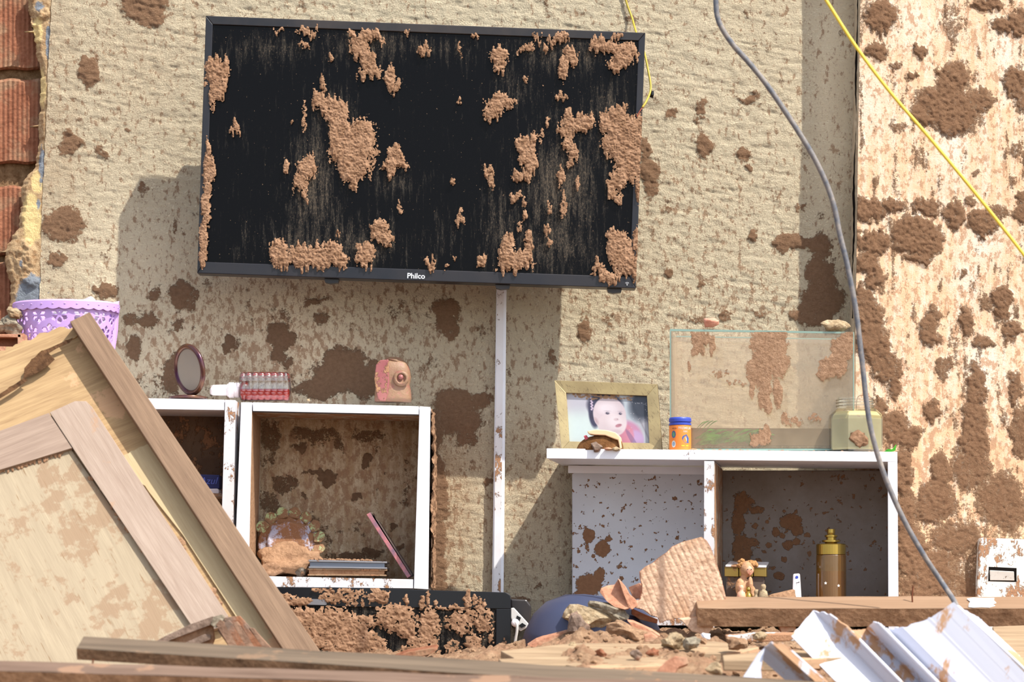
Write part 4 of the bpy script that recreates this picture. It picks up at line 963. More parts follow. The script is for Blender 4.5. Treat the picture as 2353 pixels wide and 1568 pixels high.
cyl_disc(.45, .024, 0, 0, M['print_white'], 'fish_stripe', pts_=[(-1,4),(2,3),(3,-2),(2,-5),(1,-1)], lift=.0011)
cyl_disc(.2, .0098, .0040, .0013, M['print_yellow'], 'lettering_bar'); cyl_disc(.62, .0098, .0036, .0013, M['print_yellow'], 'lettering_bar')
cyl_disc(-.62, .0475, .0060, .0013, M['print_brown'], 'lettering_bar')

# ------------------------------------------------------------------ PHOTO FRAME
pf = thing('photo_frame', spt(1395, 1032, .05), 'tarnished gold picture frame holding a baby portrait, leaning on the white stand', 'picture frame')
t = NT('tarnished_gold'); sc_ = t.step(t.noise(1.0, 4, .8, vec=t.map((.018,.02,.003), (0, math.radians(55), 0))), .58, .62)
c0 = t.mix(t.step(t.noise(12, 4), .35, .65), C(178,160,116), C(146,128,92)); c0 = t.mix(t.math('MULTIPLY', sc_, .6), c0, C(84,70,54)); M['gold_frame'] = t.done(c0, .42, None, .5, .35)
fo = [(1265,868),(1504,877),(1517,1033),(1284,1031)]; fi = [(1292,897),(1480,904),(1487,1015),(1301,1011)]
LEAN = lambda y: (1032-y)/1000*.12
def fpt(p, e=0.0): return spt(p[0], p[1], .05 + e + LEAN(p[1]))
for i, nm in enumerate(('top_moulding', 'side_moulding', 'bottom_moulding', 'side_moulding')):
    j = (i+1) % 4; a_, b_, c_, e_ = fo[i], fo[j], fi[j], fi[i]
    V, F = prism([fpt(a_), fpt(b_), fpt(c_, .004), fpt(e_, .004)], BK*.014); obj(nm, V, F, M['gold_frame'], pf, bevel=.0006)
V, F = prism([fpt(fo[0], .012), fpt(fo[1], .012), fpt(fo[2], .012), fpt(fo[3], .012)], BK*.005); obj('backing_board', V, F, plain('backing', C(90,70,50), .9), pf)
nx, ny = 240, 142
uu, vv = np.meshgrid(np.linspace(0, 1, nx), np.linspace(0, 1, ny)); uu = uu.ravel(); vv = vv.ravel()
i_ = np.arange((ny-1)*(nx-1)); r_ = i_//(nx-1); c_ = i_ % (nx-1); a0 = r_*nx+c_; F = np.stack([a0, a0+nx, a0+nx+1, a0+1], 1)
q = [np.array(fpt(p, .0115)) for p in fi]
V = ((q[0]*(1-uu[:,None])+q[1]*uu[:,None])*(1-vv[:,None]) + (q[3]*(1-uu[:,None])+q[2]*uu[:,None])*vv[:,None])
px = uu*1.0; py = vv*.6
img = np.array([np.full_like(uu, 214), np.full_like(uu, 222), np.full_like(uu, 226)]).T.astype(float)
def paint(mask, col, a_=1.0):
    global img
    mk = np.clip(mask, 0, 1)[:, None]*a_; img = img*(1-mk) + np.array(col)*mk
def ell(cx, cy, rx, ry, soft_=.12, ang=0):
    c, s_ = math.cos(ang), math.sin(ang); x = (px-cx)*c + (py-cy)*s_; y = -(px-cx)*s_ + (py-cy)*c
    return np.clip((1 - np.sqrt((x/rx)**2+(y/ry)**2))/soft_ + .5, 0, 1)
blur = fbm(px*5, py*5, 301, 4)
paint(ell(.12,.12,.22,.16,.8), (196,190,204), .7); paint(ell(.15,.42,.3,.2,.8), (214,230,226), .8)
paint(np.clip((px-.62)*3, 0, 1)*np.clip(1.3-py*1.3, 0, 1), (152,146,158), .75)
paint(np.clip((px-.72-.32*(py))*-9+1, 0, 1)*np.clip((px-.62)*8, 0, 1), (178,196,208), .5)
for k in range(5): paint(np.exp(-((px-.72-k*.045-py*.42)/.012)**2), (134,124,134) if k % 2 else (190,188,196), .55)
paint(ell(.95,.1,.16,.22,.5,.5), (52,58,70), .9)
paint(ell(.72,.52,.19,.2,.25), (196,140,170)); paint(ell(.83,.56,.10,.12,.3), (190,160,200)); paint(ell(.70,.5,.11,.14,.2), (206,132,150), .8)
paint(ell(.79,.57,.03,.16,.3,-.5), (112,90,130), .5)
paint(ell(.47,.135,.22,.165,.25,-.1), (58,56,76)); paint(ell(.33,.24,.07,.18,.3), (70,68,92)); paint(ell(.30,.27,.025,.05,.6), (60,56,74), .7)
paint(ell(.52,.25,.205,.225,.06), (216,200,206)); paint(ell(.54,.38,.175,.145,.1), (222,206,210)); paint(ell(.66,.34,.07,.10,.3), (222,208,212))
paint(ell(.352,.335,.024,.052,.3,-.4), (204,180,184), .8); paint(ell(.352,.335,.008,.028,.8,-.4), (176,150,156), .5)
paint(ell(.50,.17,.12,.07,.9), (236,226,232), .8); paint(ell(.57,.33,.08,.08,.9), (236,226,230), .7)
for ex, ey, er in ((.495,.235,.032),(.655,.235,.026)):
    paint(ell(ex,ey,er,.017,.4), (176,160,172), .9); paint(ell(ex,ey,er*.62,.014,.4), (74,68,86)); paint(ell(ex+.005,ey-.005,.006,.004,.5), (230,230,240)); paint(ell(ex,ey-.028,er*1.3,.006,.9), (184,170,182), .7)
paint(ell(.60,.31,.03,.018,.8), (200,176,182), .7); paint(ell(.615,.305,.008,.005,.7), (150,120,130), .8)
paint(ell(.625,.385,.042,.020,.4,-.3), (188,134,146)); paint(ell(.640,.376,.020,.005,.7,-.2), (140,100,114), .8); paint(ell(.60,.46,.06,.025,.9), (196,176,184), .5)
for k in range(9): paint(ell(.30-.02*math.sin(k*.7)*0-.01*k*0+.012*(k % 2), .05+.018*k, .013, .011, .5), (226,204,226), .9)
for k in range(46):
    rr = random.Random(k); paint(ell(.08+rr.random()*.75, .012+rr.random()**2*.05, .012+rr.random()*.014, .008+rr.random()*.008, .5), (176,134,92), .9)
for k in range(30):
    rr = random.Random(k+99); paint(ell(.75+rr.random()*.25, rr.random()*.5, .005, .005, .6), (190,186,190), .8)
img = img * (0.96 + .08*blur[:, None]); lin_img = np.where(img/255 <= .04045, img/255/12.92, ((img/255+.055)/1.055)**2.4); lin_img = lin_img*.66; lin_img = np.concatenate([lin_img, np.ones((len(uu), 1))], 1)
M['photo'] = ramp_attr_color('portrait_print', .35)
obj('portrait_print', V, F, M['photo'], pf, attrs={'paint': lin_img})
# overturned suede shoe and stones
sh = thing('suede_shoe', spt(1376, 1033, .0), 'brown suede piece of footwear lying upturned in front of the picture frame', 'shoe')
sc = spt(1376, 1034, .022); V = []; F = []; n, k2 = 30, 14
t = NT('brown_suede'); M['suede'] = t.done(t.mix(t.step(t.noise(50,5,.7), .3, .7), C(84,54,30), C(138,98,62)), 1.0, t.bump(t.noise(300,4,.7), .002), .1)
for i in range(k2+1):
    u = i/k2*math.pi/2
    for k in range(n):
        a_ = 2*math.pi*k/n
        V.append(sc + Vector((.051*math.cos(u)**.8*math.cos(a_)*(1-.12*math.sin(a_*1)) + .003*math.sin(u), .022*math.cos(u)**.6*math.sin(a_), .036*math.sin(u) + .004*math.cos(a_)*math.sin(u))))
for i in range(k2):
    for k in range(n): F.append([i*n+k, i*n+(k+1)%n, (i+1)*n+(k+1)%n, (i+1)*n+k])
F.append(list(range(n-1, -1, -1))); obj('upper', V, F, M['suede'], sh, smooth=True)
V, F = pprism([(1349,991),(1370,987),(1395,989),(1414,994),(1424,1004),(1428,1030),(1424,1031),(1420,1012),(1408,1008),(1390,1001),(1365,1000),(1352,998)], sd(1390)-.001, BK*.038); obj('sole', V, F, plain('cream_sole', C(226,190,150), .8), sh, smooth=False, bevel=.002)
V, F = pprism([(1341,1002),(1347,1000),(1352,1008),(1359,1024),(1353,1026),(1346,1016)], sd(1345)-.006, BK*.014); obj('pink_strap', V, F, plain('strap_pink', C(200,86,100), .6), sh, bevel=.001)
for i, (x, y, rx, rz, lb, mt) in enumerate([(1371,1024,.013,.013,'brown stone leaning on the upturned shoe','tile_grey'),(1417,1030,.010,.006,'flat tan stone at the heel of the upturned shoe','concrete'),(1398,1031.5,.010,.004,'small orange brick crumb before the upturned shoe','terracotta'),
      (1590,1033.5,.016,.006,'pale plaster crumb right of the orange tub','concrete'),(1508,1033.5,.008,.004,'dark pebble between the picture frame and the orange tub','tile_grey')]):
    V, F = rock(spt(x, y+rz*300, -.004 if i < 3 else .02), (rx, .008, rz), 300+i, 2, .3, Matrix.Identity(3)); tag(obj('stone', V, F, M[mt]), lb, 'stone')
rng = random.Random(77); m = MB()
for k in range(120):
    x = rng.uniform(1600, 2040); r_ = rng.uniform(.0015, .0042); m.add(*rock(spt(x, 1033.5+(x-1256)*.0105-r_*500, rng.uniform(.004, .05)), (r_*1.4, r_, r_), k, 1))
tag(m.build('crumb_scatter', M['mud']), 'dirt crumbs along the top edge of the white stand', 'crumbs', kind='stuff')

# ------------------------------------------------------------------ inside the right compartment
M['perfume'] = glassy('amber_glass', (.80,.60,.32,1), .3, .2, C(150,106,44), .06, noise_film=.2)
M['gold'] = plain('gold_metal', C(176,148,74), .22, .9)
pb_ = thing('perfume_bottle', spt(1908, 1420, .1), 'tall amber perfume bottle with shiny gold collar in the right compartment', 'bottle')
pc = spt(1908, 1419, .09); s = (D-.25)/D
V, F = lathe([(0,0),(.031,0),(.0325,.003),(.0325,.134),(.031,.137),(0,.137)], pc, 36, caps=False); obj('glass_body', V, F, M['perfume'], pb_, smooth=False)
V, F = lathe([(0,.002),(.0295,.002),(.0295,.100),(0,.100)], pc, 36, caps=False); obj('perfume', V, F, plain('amber_liquid', C(160,108,34), .2), pb_)
V, F = lathe([(0,.137),(.0325,.137),(.0325,.158),(.030,.160),(.014,.1605),(.013,.163),(.020,.164),(.020,.168),(.011,.169),(.011,.174),(.014,.175),(.014,.179),(.009,.180),(0,.181)], pc, 36, caps=False); obj('gold_collar', V, F, M['gold'], pb_)
V, F = lathe([(0,.180),(.008,.180),(.009,.184),(.009,.192),(0,.193)], pc, 24, caps=False); obj('spray_nozzle', V, F, M['gold'], pb_)
m = MB()
for x, y in ((1896,1340),(1926,1346)):
    c = P(x, y, sd(1908)) + BK*.0565; V = [c + Vector(((.004 if k % 2 == 0 else .0016)*math.sin(k*math.pi/5), 0, (.004 if k % 2 == 0 else .0016)*math.cos(k*math.pi/5))) for k in range(10)]
    obj('star_print', V, [list(range(10))], M['print_white'], pb_)
pass
tb = thing('cream_tube', spt(1830, 1420, .08), 'small white tube with a blue dot beside the perfume bottle', 'tube')
V, F = prism([spt(1819,1318,.09), spt(1835,1317,.09), spt(1842,1420,.07), spt(1816,1420,.07)], BK*.012); obj('tube_body', V, F, M['white_plastic'], tb, bevel=.003)
V, F = lathe([(0,0),(.0033,0),(.0033,.0008),(0,.0008)], spt(1828,1326,.088), 20, Matrix.Rotation(math.pi/2, 3, 'X'), caps=False); obj('blue_dot', V, F, M['blue_cap'], tb)
text_at('TS', .010, spt(1830, 1341, .0855), 'lettering', M['black_clean'], tb, R=Matrix.Rotation(math.radians(85), 3, 'Y'))
wb_ = thing('trinket_box', spt(1710, 1420, .1), 'small white topped box with gold sides behind the figurine', 'box')
V, F = prism([spt(1662,1298,.075), spt(1757,1300,.075), spt(1760,1289,.15), spt(1668,1287,.15)], Vector((0, 0, -.004))); obj('box_lid', V, F, M['white_board_muddy'], wb_, bevel=.001)
for x0, x1 in ((1660,1692),(1694,1726),(1728,1757)):
    V, F = prism([spt(x0,1302,.077), spt(x1,1302.5,.077), spt(x1,1325,.077), spt(x0,1324,.077)], BK*.06); obj('gold_side', V, F, plain('dull_gold', C(150,126,56), .4, .5, mudamt=.3) if 'dull_gold' not in bpy.data.materials else bpy.data.materials['dull_gold'], wb_, bevel=.001)
V, F = prism([spt(1664,1325,.082), spt(1752,1326,.082), spt(1752,1420,.082), spt(1664,1420,.082)], BK*.05); obj('box_body', V, F, plain('box_dark', C(70,60,58), .7, mudamt=.4), wb_)
fg = thing('figurine', spt(1712, 1420, .05), 'small curly haired child figurine covered in mud, in the right compartment', 'figurine')
fcn = spt(1714, 1318, .05)
bm = bmesh.new()
def blob(dx, dz, rx, rz, dy=0, ry=None):
    r_ = bmesh.ops.create_icosphere(bm, subdivisions=3, radius=1.0, matrix=Matrix.Translation(fcn + Vector((dx, dy, dz))) @ Matrix.Diagonal((rx, ry or rx, rz, 1)))
blob(0,.010,.0155,.018); blob(-.006,-.036,.017,.026,.004); blob(.004,-.050,.018,.028,.002); blob(-.016,-.030,.010,.020,-.004); blob(.006,-.026,.006,.020,-.014); blob(-.008,-.010,.007,.01); blob(.012,-.070,.022,.02); blob(-.004,-.085,.03,.02); blob(.004,-.06,.006,.015,-.02)
me = bpy.data.meshes.new('fig'); bm.to_mesh(me); bm.free(); fo_ = obj('body', [v.co for v in me.vertices], [list(p.vertices) for p in me.polygons], dirtmat('figure_clay', C(176,128,92), C(214,170,134), .002, 60), fg, smooth=True); bpy.data.meshes.remove(me)
rm = fo_.modifiers.new('r', 'REMESH'); rm.mode = 'VOXEL'; rm.voxel_size = .0022; rm.use_smooth_shade = True
m = MB()
for k in range(26):
    rr = random.Random(k+500); a_ = rr.uniform(0, 2*math.pi); e = rr.uniform(.2, 1.4)
    sgn = -1 if k % 2 else 1
    c = fcn + Vector((sgn*.011 + .009*math.cos(a_)*math.cos(e), .002+.009*math.sin(a_)*math.cos(e), .016 + .012*math.sin(e)*rr.uniform(.2, 1)))
    m.add(*rock(c, (.0065, .006, .006), k+60, 2, .25))
m.build('curly_hair', dirtmat('figure_hair', C(150,104,62), C(206,160,112), .003, 90), fg, smooth=True)
M['skin_fig'] = plain('figure_face', C(226,170,140), .5, mudamt=.2, mscale=90)
V, F = rock(fcn + Vector((.004, -.0115, .006)), (.009, .006, .011), 5, 3, .05, Matrix.Identity(3)); fc_ = obj('face', V, F, M['skin_fig'], fg, smooth=True)
for dx in (.000, .008):
    V, F = rock(fcn + Vector((dx, -.0172, .009)), (.0012, .0008, .0012), 6, 2, 0); obj('eye', V, F, M['black_clean'], fc_)
V, F = rock(fcn + Vector((.005, -.018, .004)), (.0014, .0016, .002), 6, 2, 0); obj('nose', V, F, M['skin_fig'], fc_)
V, F = rock(fcn + Vector((.0045, -.0168, -.0005)), (.0022, .0008, .0008), 6, 2, 0); obj('mouth', V, F, plain('mouth_red', C(190,80,70), .5), fc_)
for i, (x, y, mt, lb) in enumerate([(1702,1362,'skin_fig','pale peg shaped trinket at the foot of the figurine'),(1718,1366,'gold','olive gold peg trinket right of the pale one'),(1753,1360,'concrete','tan peg shaped trinket between the figurine and the mud block'),(1737,1372,'concrete','tiny tan peg trinket lowest in front of the figurine')]):
    V, F = lathe([(0,-.055),(.008,-.055),(.010,-.012),(.0085,-.004),(.0045,0),(.0055,.004),(.006,.008),(.004,.012),(0,.013)], spt(x, y-4, .022+.006*(i % 2)), 20, caps=False); tag(obj('peg_trinket', V, F, M[mt], smooth=True), lb, 'trinket')
V, F = rock(spt(1797, 1384, .05), (.040, .022, .034), 91, 3, .15, Matrix.Identity(3)); tag(obj('mud_block', V, F, M['mud_wet']), 'block of damp mud between the trinkets and the white tube', 'mud')
# ------------------------------------------------------------------ WALL SWITCH
sw = thing('light_switch', P(2310, 1372, .12), 'white plastic wall switch plate streaked with mud at the right edge', 'switch')
M['switch'] = plain('switch_plastic', C(232,230,222), .3, mudamt=.56, mscale=34)
pts = [(2251+8*(1-math.cos(a_)), 1244-8*math.sin(a_)) for a_ in np.linspace(0, 1.57, 5)] + [(2400,1242),(2400,1470),(2240,1470)]
V, F = prism([P(x, y, DW+.028) for x, y in pts], Vector((0, .028, 0))); obj('plate', V, F, M['switch'], sw, bevel=.003)
V, F = pprism([(2272,1303),(2336,1306),(2336,1338),(2271,1336)], DW+.0285, Vector((0, .004, 0))); obj('recess', V, F, M['void'], sw)
V, F = prism([P(2275,1311,DW+.036), P(2330,1314,DW+.036), P(2331,1335,DW+.030), P(2275,1334,DW+.030)], Vector((0, .01, 0))); obj('rocker', V, F, M['switch'], sw, bevel=.001)

# ------------------------------------------------------------------ LEAN-TO DOOR at the left
dr = thing('broken_door', P(300, 1560, .85), 'broken plywood door leaning across the lower left, with framing bars', 'door')
dd = lambda x, y: .60 + (y-720)/800*.26 - (x-200)/1000*.06
NB = Vector((0, 1, -.30)).normalized()
A_ = 56.2
M['ply'] = wood('plywood_yellow', C(142,114,82), C(178,150,110), -24, .12, big=1.3)
M['ply2'] = wood('plywood_pale', C(172,151,116), C(188,170,134), 57, .1)
M['panel'] = wood('door_panel_veneer', C(152,137,114), C(168,153,128), 60, .62, cracks=.75, mudc=C(144,118,93))
M['stile'] = wood('brown_stile', C(112,90,72), C(140,115,93), A_, .0, 1.6)
M['lip'] = wood('greyed_moulding', C(146,126,111), C(168,150,135), A_, .22, 1.3, mudc=C(166,134,108))
M['lip2'] = wood('greyed_moulding_cross', C(134,114,100), C(158,138,122), -23, .12, 1.3)
def dpoly(pxs, off, th, name, mat, bev=.0008, rag=0, seed=0, label=None):
    if rag:
        rr = random.Random(seed); out = []
        for i, p in enumerate(pxs):
            q_ = pxs[(i+1) % len(pxs)]; out.append(p[:2])
            L_ = math.hypot(q_[0]-p[0], q_[1]-p[1])
            if len(p) > 2:
                k = max(2, int(L_/9))
                for j in range(1, k): out.append((p[0]+(q_[0]-p[0])*j/k + rr.uniform(-rag, rag), p[1]+(q_[1]-p[1])*j/k + rr.uniform(-rag, rag)))
        pxs = out
    else: pxs = [p[:2] for p in pxs]
    V, F = prism([P(x, y, dd(x, y) + off) for x, y in pxs], NB*th); o = obj(name, V, F, mat, dr, bevel=bev)
    if label: o['label'] = label
    return o
# yellow ply sheet (lower layer), with the torn top veneer above it
dpoly([(-160,910),(0,832,1),(62,806,1),(88,790,1),(150,772,1),(172,764),(700,1515),(-160,1560)], 0, .012, 'plywood_sheet', M['ply'], rag=3, seed=1)
dpoly([(-160,885),(0,806,1),(128,755,1),(168,752,1),(178,772,1),(150,782,1),(118,806,1),(96,806,1),(72,826,1),(56,850,1),(58,868,1),(30,886,1),(0,908,1),(-160,985)], .004, .014, 'torn_veneer', M['ply'], rag=3.4, seed=2, label='torn top strip of plywood')
dpoly([(347,1017,1),(284,1046),(300,1080,1),(345,1135),(420,1230),(590,1492),(690,1500),(640,1440)], .0075, .007, 'veneer_layer', M['ply2'], rag=2.5, seed=3, label='pale exposed veneer layer')
# square bar along the right edge
V, F = prism([P(206,717,dd(206,717)+.045), P(160,739,dd(160,739)+.045), P(655,1500,dd(655,1500)+.045), P(738,1500,dd(738,1500)+.045)], NB*.045)
obj('edge_bar', V, F, M['stile'], dr, bevel=.0015)
# mitred mouldings round the sunken panel
dpoly([(-160,1060),(0,990),(112,949),(166,1030),(0,1080),(-160,1130)], .020, .018, 'cross_moulding', M['lip2'])
dpoly([(114,948),(172,922),(198,922),(212,936),(524,1415),(520,1440),(470,1450),(440,1438),(168,1031)], .022, .018, 'long_moulding', M['lip'])
dpoly([(-160,1110),(0,1068),(160,1028),(440,1430),(470,1545),(-160,1545)], .009, .010, 'sunken_panel', M['panel'])
# painted shade of the muddy torn hollow, then mud crust in the joints
M['hollow'] = dirtmat('mud_with_hollow_shade', C(70,50,36), C(120,88,62), .004, 40)
for pxs in ([(54,870),(56,846),(74,826),(98,806),(114,800),(140,788),(168,776),(160,788),(132,800),(112,812),(126,826),(112,840),(84,858)],[(-40,938),(0,905),(30,886),(56,868),(64,874),(34,896),(0,916),(-40,952)]):
    dpoly(pxs, .0186, .0006, 'muddy_hollow_shade', M['hollow'], label='muddy tear in the plywood with its shade painted in dark')
m = MB()
for (x0, y0, x1, y1, k, r_) in ((170,1040,440,1425,46,.0035),(0,1085,150,1040,60,.0032),(262,880,655,1475,240,.0045),(410,1240,425,1262,4,.006),(486,1360,512,1400,6,.006),(400,1090,560,1330,50,.007)):
    rr = random.Random(int(x0+y1))
    for i in range(k):
        u = rr.random(); x = x0+(x1-x0)*u + rr.uniform(-4, 4); y = y0+(y1-y0)*u + rr.uniform(-4, 4); q_ = r_*rr.uniform(.5, 1.3)
        m.add(*rock(P(x, y, dd(x, y)+.012), (q_, q_*.5, q_*1.6), i + int(x0), 1, .4))
tag(m.build('joint_mud', M['mud_wet'], dr), 'dark mud clogging the joints', kind='stuff')

# ------------------------------------------------------------------ LAVENDER BASKET, rubble it stands on
bk = thing('plastic_basket', P(158, 872, .40), 'lavender plastic basket with cut out flowers and scalloped rim behind the broken door', 'basket')
t = NT('lavender_plastic'); M['lav'] = t.done(t.mix(t.noise(10), C(198,158,226), C(206,170,232)), .35, None, .5)
t.b.inputs['Subsurface Weight'].default_value = 0
bc = P(152, 868, .36); HT = .158; RT = .110; RB_ = .088; nt, nz_ = 440, 84
th = np.linspace(0, 2*math.pi, nt+1)[:-1]; zz = np.linspace(0, HT, nz_+1); Tm, Zm = np.meshgrid(th, zz); Tm = Tm.ravel(); Zm = Zm.ravel()
Rr = RB_ + (RT-RB_)*Zm/HT; tilt = .0
V = np.stack([bc.x + Rr*np.cos(Tm), bc.y + .8*Rr*np.sin(Tm), bc.z + Zm + .0*np.cos(Tm)], 1)
i_ = np.arange(nz_*nt); r_ = i_//nt; c_ = i_ % nt; c1 = (c_+1) % nt
F = np.stack([r_*nt+c_, r_*nt+c1, (r_+1)*nt+c1, (r_+1)*nt+c_], 1)
tc_ = (c_+.5)/nt*2*math.pi; zc_ = (r_+.5)/nz_*HT; uc = tc_*.099
hole = np.zeros(len(F), bool); ncol = 14; pitch = 2*math.pi*.099/ncol
for row_i in range(4):
    for ci in range(ncol):
        cx = (ci + (.5 if row_i % 2 else 0))*pitch; cz = .018 + row_i*.036
        dx = np.mod(uc - cx + math.pi*.099, 2*math.pi*.099) - math.pi*.099; dz = zc_ - cz
        rr = np.hypot(dx, dz); an = np.degrees(np.arctan2(dz, dx)) % 60
        hole |= (rr > .0048) & (rr < .0168) & (np.abs(an-30) < 4 + 17*np.clip((rr-.003)/.009, 0, 1)*np.clip((.0172-rr)/.004, 0, 1))
hole &= (zc_ < HT-.024) & (zc_ > .006)
F = F[~hole]; V2, F2, _ = compact(V, F, np.ones(len(F), bool))
obj('openwork_wall', V2, F2, M['lav'], bk, smooth=True, solid=.0022)
V = []; F = []; n = 288
for k in range(n):
    a_ = 2*math.pi*k/n; sc_ = .0035*abs(math.sin(a_*14)); 
    for (r_, h_) in ((RT+.0005, HT-.016-sc_), (RT+.004, HT-.016-sc_), (RT+.0052, HT-.002), (RT+.003, HT+.001), (RT-.001, HT)):
        V.append(bc + Vector((r_*math.cos(a_), .8*r_*math.sin(a_), h_)))
for k in range(n):
    for j in range(5): F.append([k*5+j, k*5+(j+1)%5, ((k+1)%n)*5+(j+1)%5, ((k+1)%n)*5+j])
obj('scalloped_rim', V, F, M['lav'], bk, smooth=False)
for k in range(28):
    a_ = 2*math.pi*(k+.5)/28
    if math.sin(a_) > .35: continue
    c = bc + Vector(((RT+.0048)*math.cos(a_), .8*(RT+.0048)*math.sin(a_), HT-.0085)); V, F = rock(c, (.0028, .0012, .0018), 3, 1, 0, Matrix.Rotation(a_+math.pi/2, 3, 'Z')); obj('rim_stud', V, F, M['lav'], bk, smooth=True)
# flared handle at the right
V = []; F = []; n = 14
for k in range(n+1):
    u = k/n
    for (xx, zz_) in ((238+4*u, 0),(272-6*0, 1)):
        pass
Vh, Fh = prism([P(241,700,.37), P(252,697,.36), P(274,692,.35), P(271,760,.35), P(263,812,.35), P(252,812,.36), P(246,760,.37)], Vector((0, .0025, 0))); obj('side_handle', Vh, Fh, M['lav'], bk, bevel=.0008)
V, F = lathe([(0,0),(RB_,0),(RB_,.003),(0,.003)], bc, 40, None, 1, .8, caps=False); obj('basket_bottom', V, F, M['lav'], bk)
bgm = glassy('plastic_film', (.93,.93,.95,1), .5, .5, C(214,210,214), .2, noise_film=.2)
V, F = rock(bc + Vector((.03, .01, HT-.026)), (.060, .045, .046), 61, 4, .12, Matrix.Identity(3)); tag(obj('plastic_bag', V, F, bgm, smooth=True), 'crumpled translucent white plastic bag inside the lavender basket', 'bag')
V, F = rock(bc + Vector((.035, -.02, .075)), (.032, .03, .035), 62, 3, .2, Matrix.Identity(3)); tag(obj('wine_cloth', V, F, plain('wine_cloth', C(120,44,60), .9), smooth=True), 'dark wine red cloth bundle showing through the basket flowers', 'cloth')
# stub of brick masonry behind the door that carries the basket
sm_ = thing('brick_pile', P(60, 1560, .36), 'stub of broken brickwork behind the broken door carrying the lavender basket', 'bricks')
rng = random.Random(9)
for ri in range(7):
    for ci in range(3):
        x0 = -140 + ci*150 + (40 if ri % 2 else 0) ; y1 = 1540 - ri*96; y0 = y1 - 92
        c = (P(x0, y1, .40)+P(x0+142, y0, .40))/2 + Vector((rng.uniform(-.002,.002), .05+rng.uniform(-.004,.004), 0)); V, F = boxv(c, ((142)/1000*.93, .14, .090*.93)); obj('brick', V, F, M['brick_red'], sm_, bevel=.003)
hb = thing('hollow_brick', P(15, 868, .42), 'broken hollow terracotta brick open end at the far left edge', 'brick')
D_b = .46
for nm, pts in (('web', [(-60,768),(48,768),(48,776),(-60,774)]), ('web', [(-60,796),(46,797),(42,808),(-60,806)]), ('web', [(-60,870),(42,870),(42,882),(-60,882)]), ('side_wall', [(40,768),(54,766),(56,880),(42,882)]), ('back_wall', None)):
    if pts: V, F = pprism(pts, D_b, Vector((0, .09, 0)))
    else: V, F = pprism([(-60,770),(50,770),(50,880),(-60,880)], D_b-.03, Vector((0, .01, 0)))
    obj(nm, V, F, M['brick_red'] if nm == 'back_wall' else M['terracotta'], hb, bevel=.001)
V, F = pprism([(-60,806),(44,806),(44,872),(-60,872)], D_b-.008, Vector((0, .01, 0))); obj('lower_face', V, F, M['mud'], hb)
for i, (x, y, rx, rz, mt, lb) in enumerate([(28,746,.026,.019,'concrete_grey','grey mortar lump on the broken hollow brick beside the basket'),(32,722,.020,.013,'concrete','cream plaster lump on top of the grey mortar lump by the basket'),(0,750,.016,.014,'concrete_grey','grey mortar lump at the extreme left edge above the hollow brick')]):
    V, F = rock(P(x, y, .42), (rx, .02, rz), 400+i, 3, .35); tag(obj('mortar_lump', V, F, M[mt]), lb, 'lump')

# ------------------------------------------------------------------ TIMBERS
def beam(A, B, w, h, roll, name, mat_top, mat_front, label, cat='beam', segs=14, jit=.0012, seed=0, parts=True):
    """A, B: (px, py, d) of the front upper edge"""
    a_, b_ = P(*A), P(*B); rr = random.Random(seed); r_ = math.radians(roll)
    u = Vector((0, math.cos(r_), math.sin(r_))); v = Vector((0, math.sin(r_), -math.cos(r_)))
    root = thing(name, (a_+b_)/2 + v*h, label, cat); V = []; F = []
    for i in range(segs+1):
        t_ = i/segs; c = a_.lerp(b_, t_)
        j = lambda: rr.uniform(-jit, jit)
        for p_ in (c, c+u*w, c+u*w+v*h, c+v*h): V.append(p_ + Vector((0, j(), j())))
    for i in range(segs):
        for k in range(4): F.append([i*4+k, i*4+(k+1)%4, i*4+4+(k+1)%4, i*4+4+k])
    F += [[3,2,1,0], [segs*4+k for k in range(4)]]
    V, F = fix_normals(V, F); obj('timber', V, F, mat_top, root, bevel=.0018)
    # mud caked front face as thin relief
    if mat_front:
        n = int((b_-a_).length/.0035); m_ = max(4, int(h/.0035)); X, Y = np.meshgrid(np.linspace(0, 1, n), np.linspace(.02, .98, m_)); X = X.ravel(); Y = Y.ravel()
        L_ = (b_-a_).length; hh = .0008 + .006*np.clip(fbm(X*L_/.02, Y*h/.02, 500+seed, 4)-.40, 0, 1)*np.clip(fbm(X*L_/.09, Y*h/.09, 520+seed, 2)*2.2-.6, .1, 1)
        Vf = np.array(a_)*(1-X[:,None]) + np.array(b_)*X[:,None] + np.array(v)*(h*Y)[:,None] - np.array(u)*(hh+jit)[:,None]
        i_ = np.arange((m_-1)*(n-1)); r2 = i_//(n-1); c2_ = i_ % (n-1); a0 = r2*n+c2_; Fq = np.stack([a0, a0+n, a0+n+1, a0+1], 1)
        obj('muddy_face', Vf, Fq, mat_front, root, smooth=True)
    return root, a_, b_, u, v
M['beam_pale'] = wood('beam_pale_top', C(136,108,84), C(152,124,99), 0, .0, .6)
M['beam_grey'] = wood('beam_weathered', C(84,72,60), C(120,104,87), 3, .2, 1.2, mudc=C(132,106,84))
M['beam_red'] = wood('beam_reddish', C(92,73,61), C(126,104,89), 3, .2, 1.0, mudc=C(150,118,94))
M['front_mud'] = dirtmat('beam_mud', C(126,96,72), C(164,128,98), .004, 30)
M['front_dark'] = dirtmat('beam_mud_dark', C(96,74,56), C(140,108,82), .003, 20)
rb, a_, b_, u, v = beam((1603,1398,.62),(2480,1398,.62), .085, .040, 17, 'timber_beam', M['beam_pale'], M['front_mud'], 'pale topped wooden beam lying across the rubble before the white stand', seed=1)
t = NT('white_flaked_paint'); M['flake'] = plain('white_flake', C(246,246,246), .5)
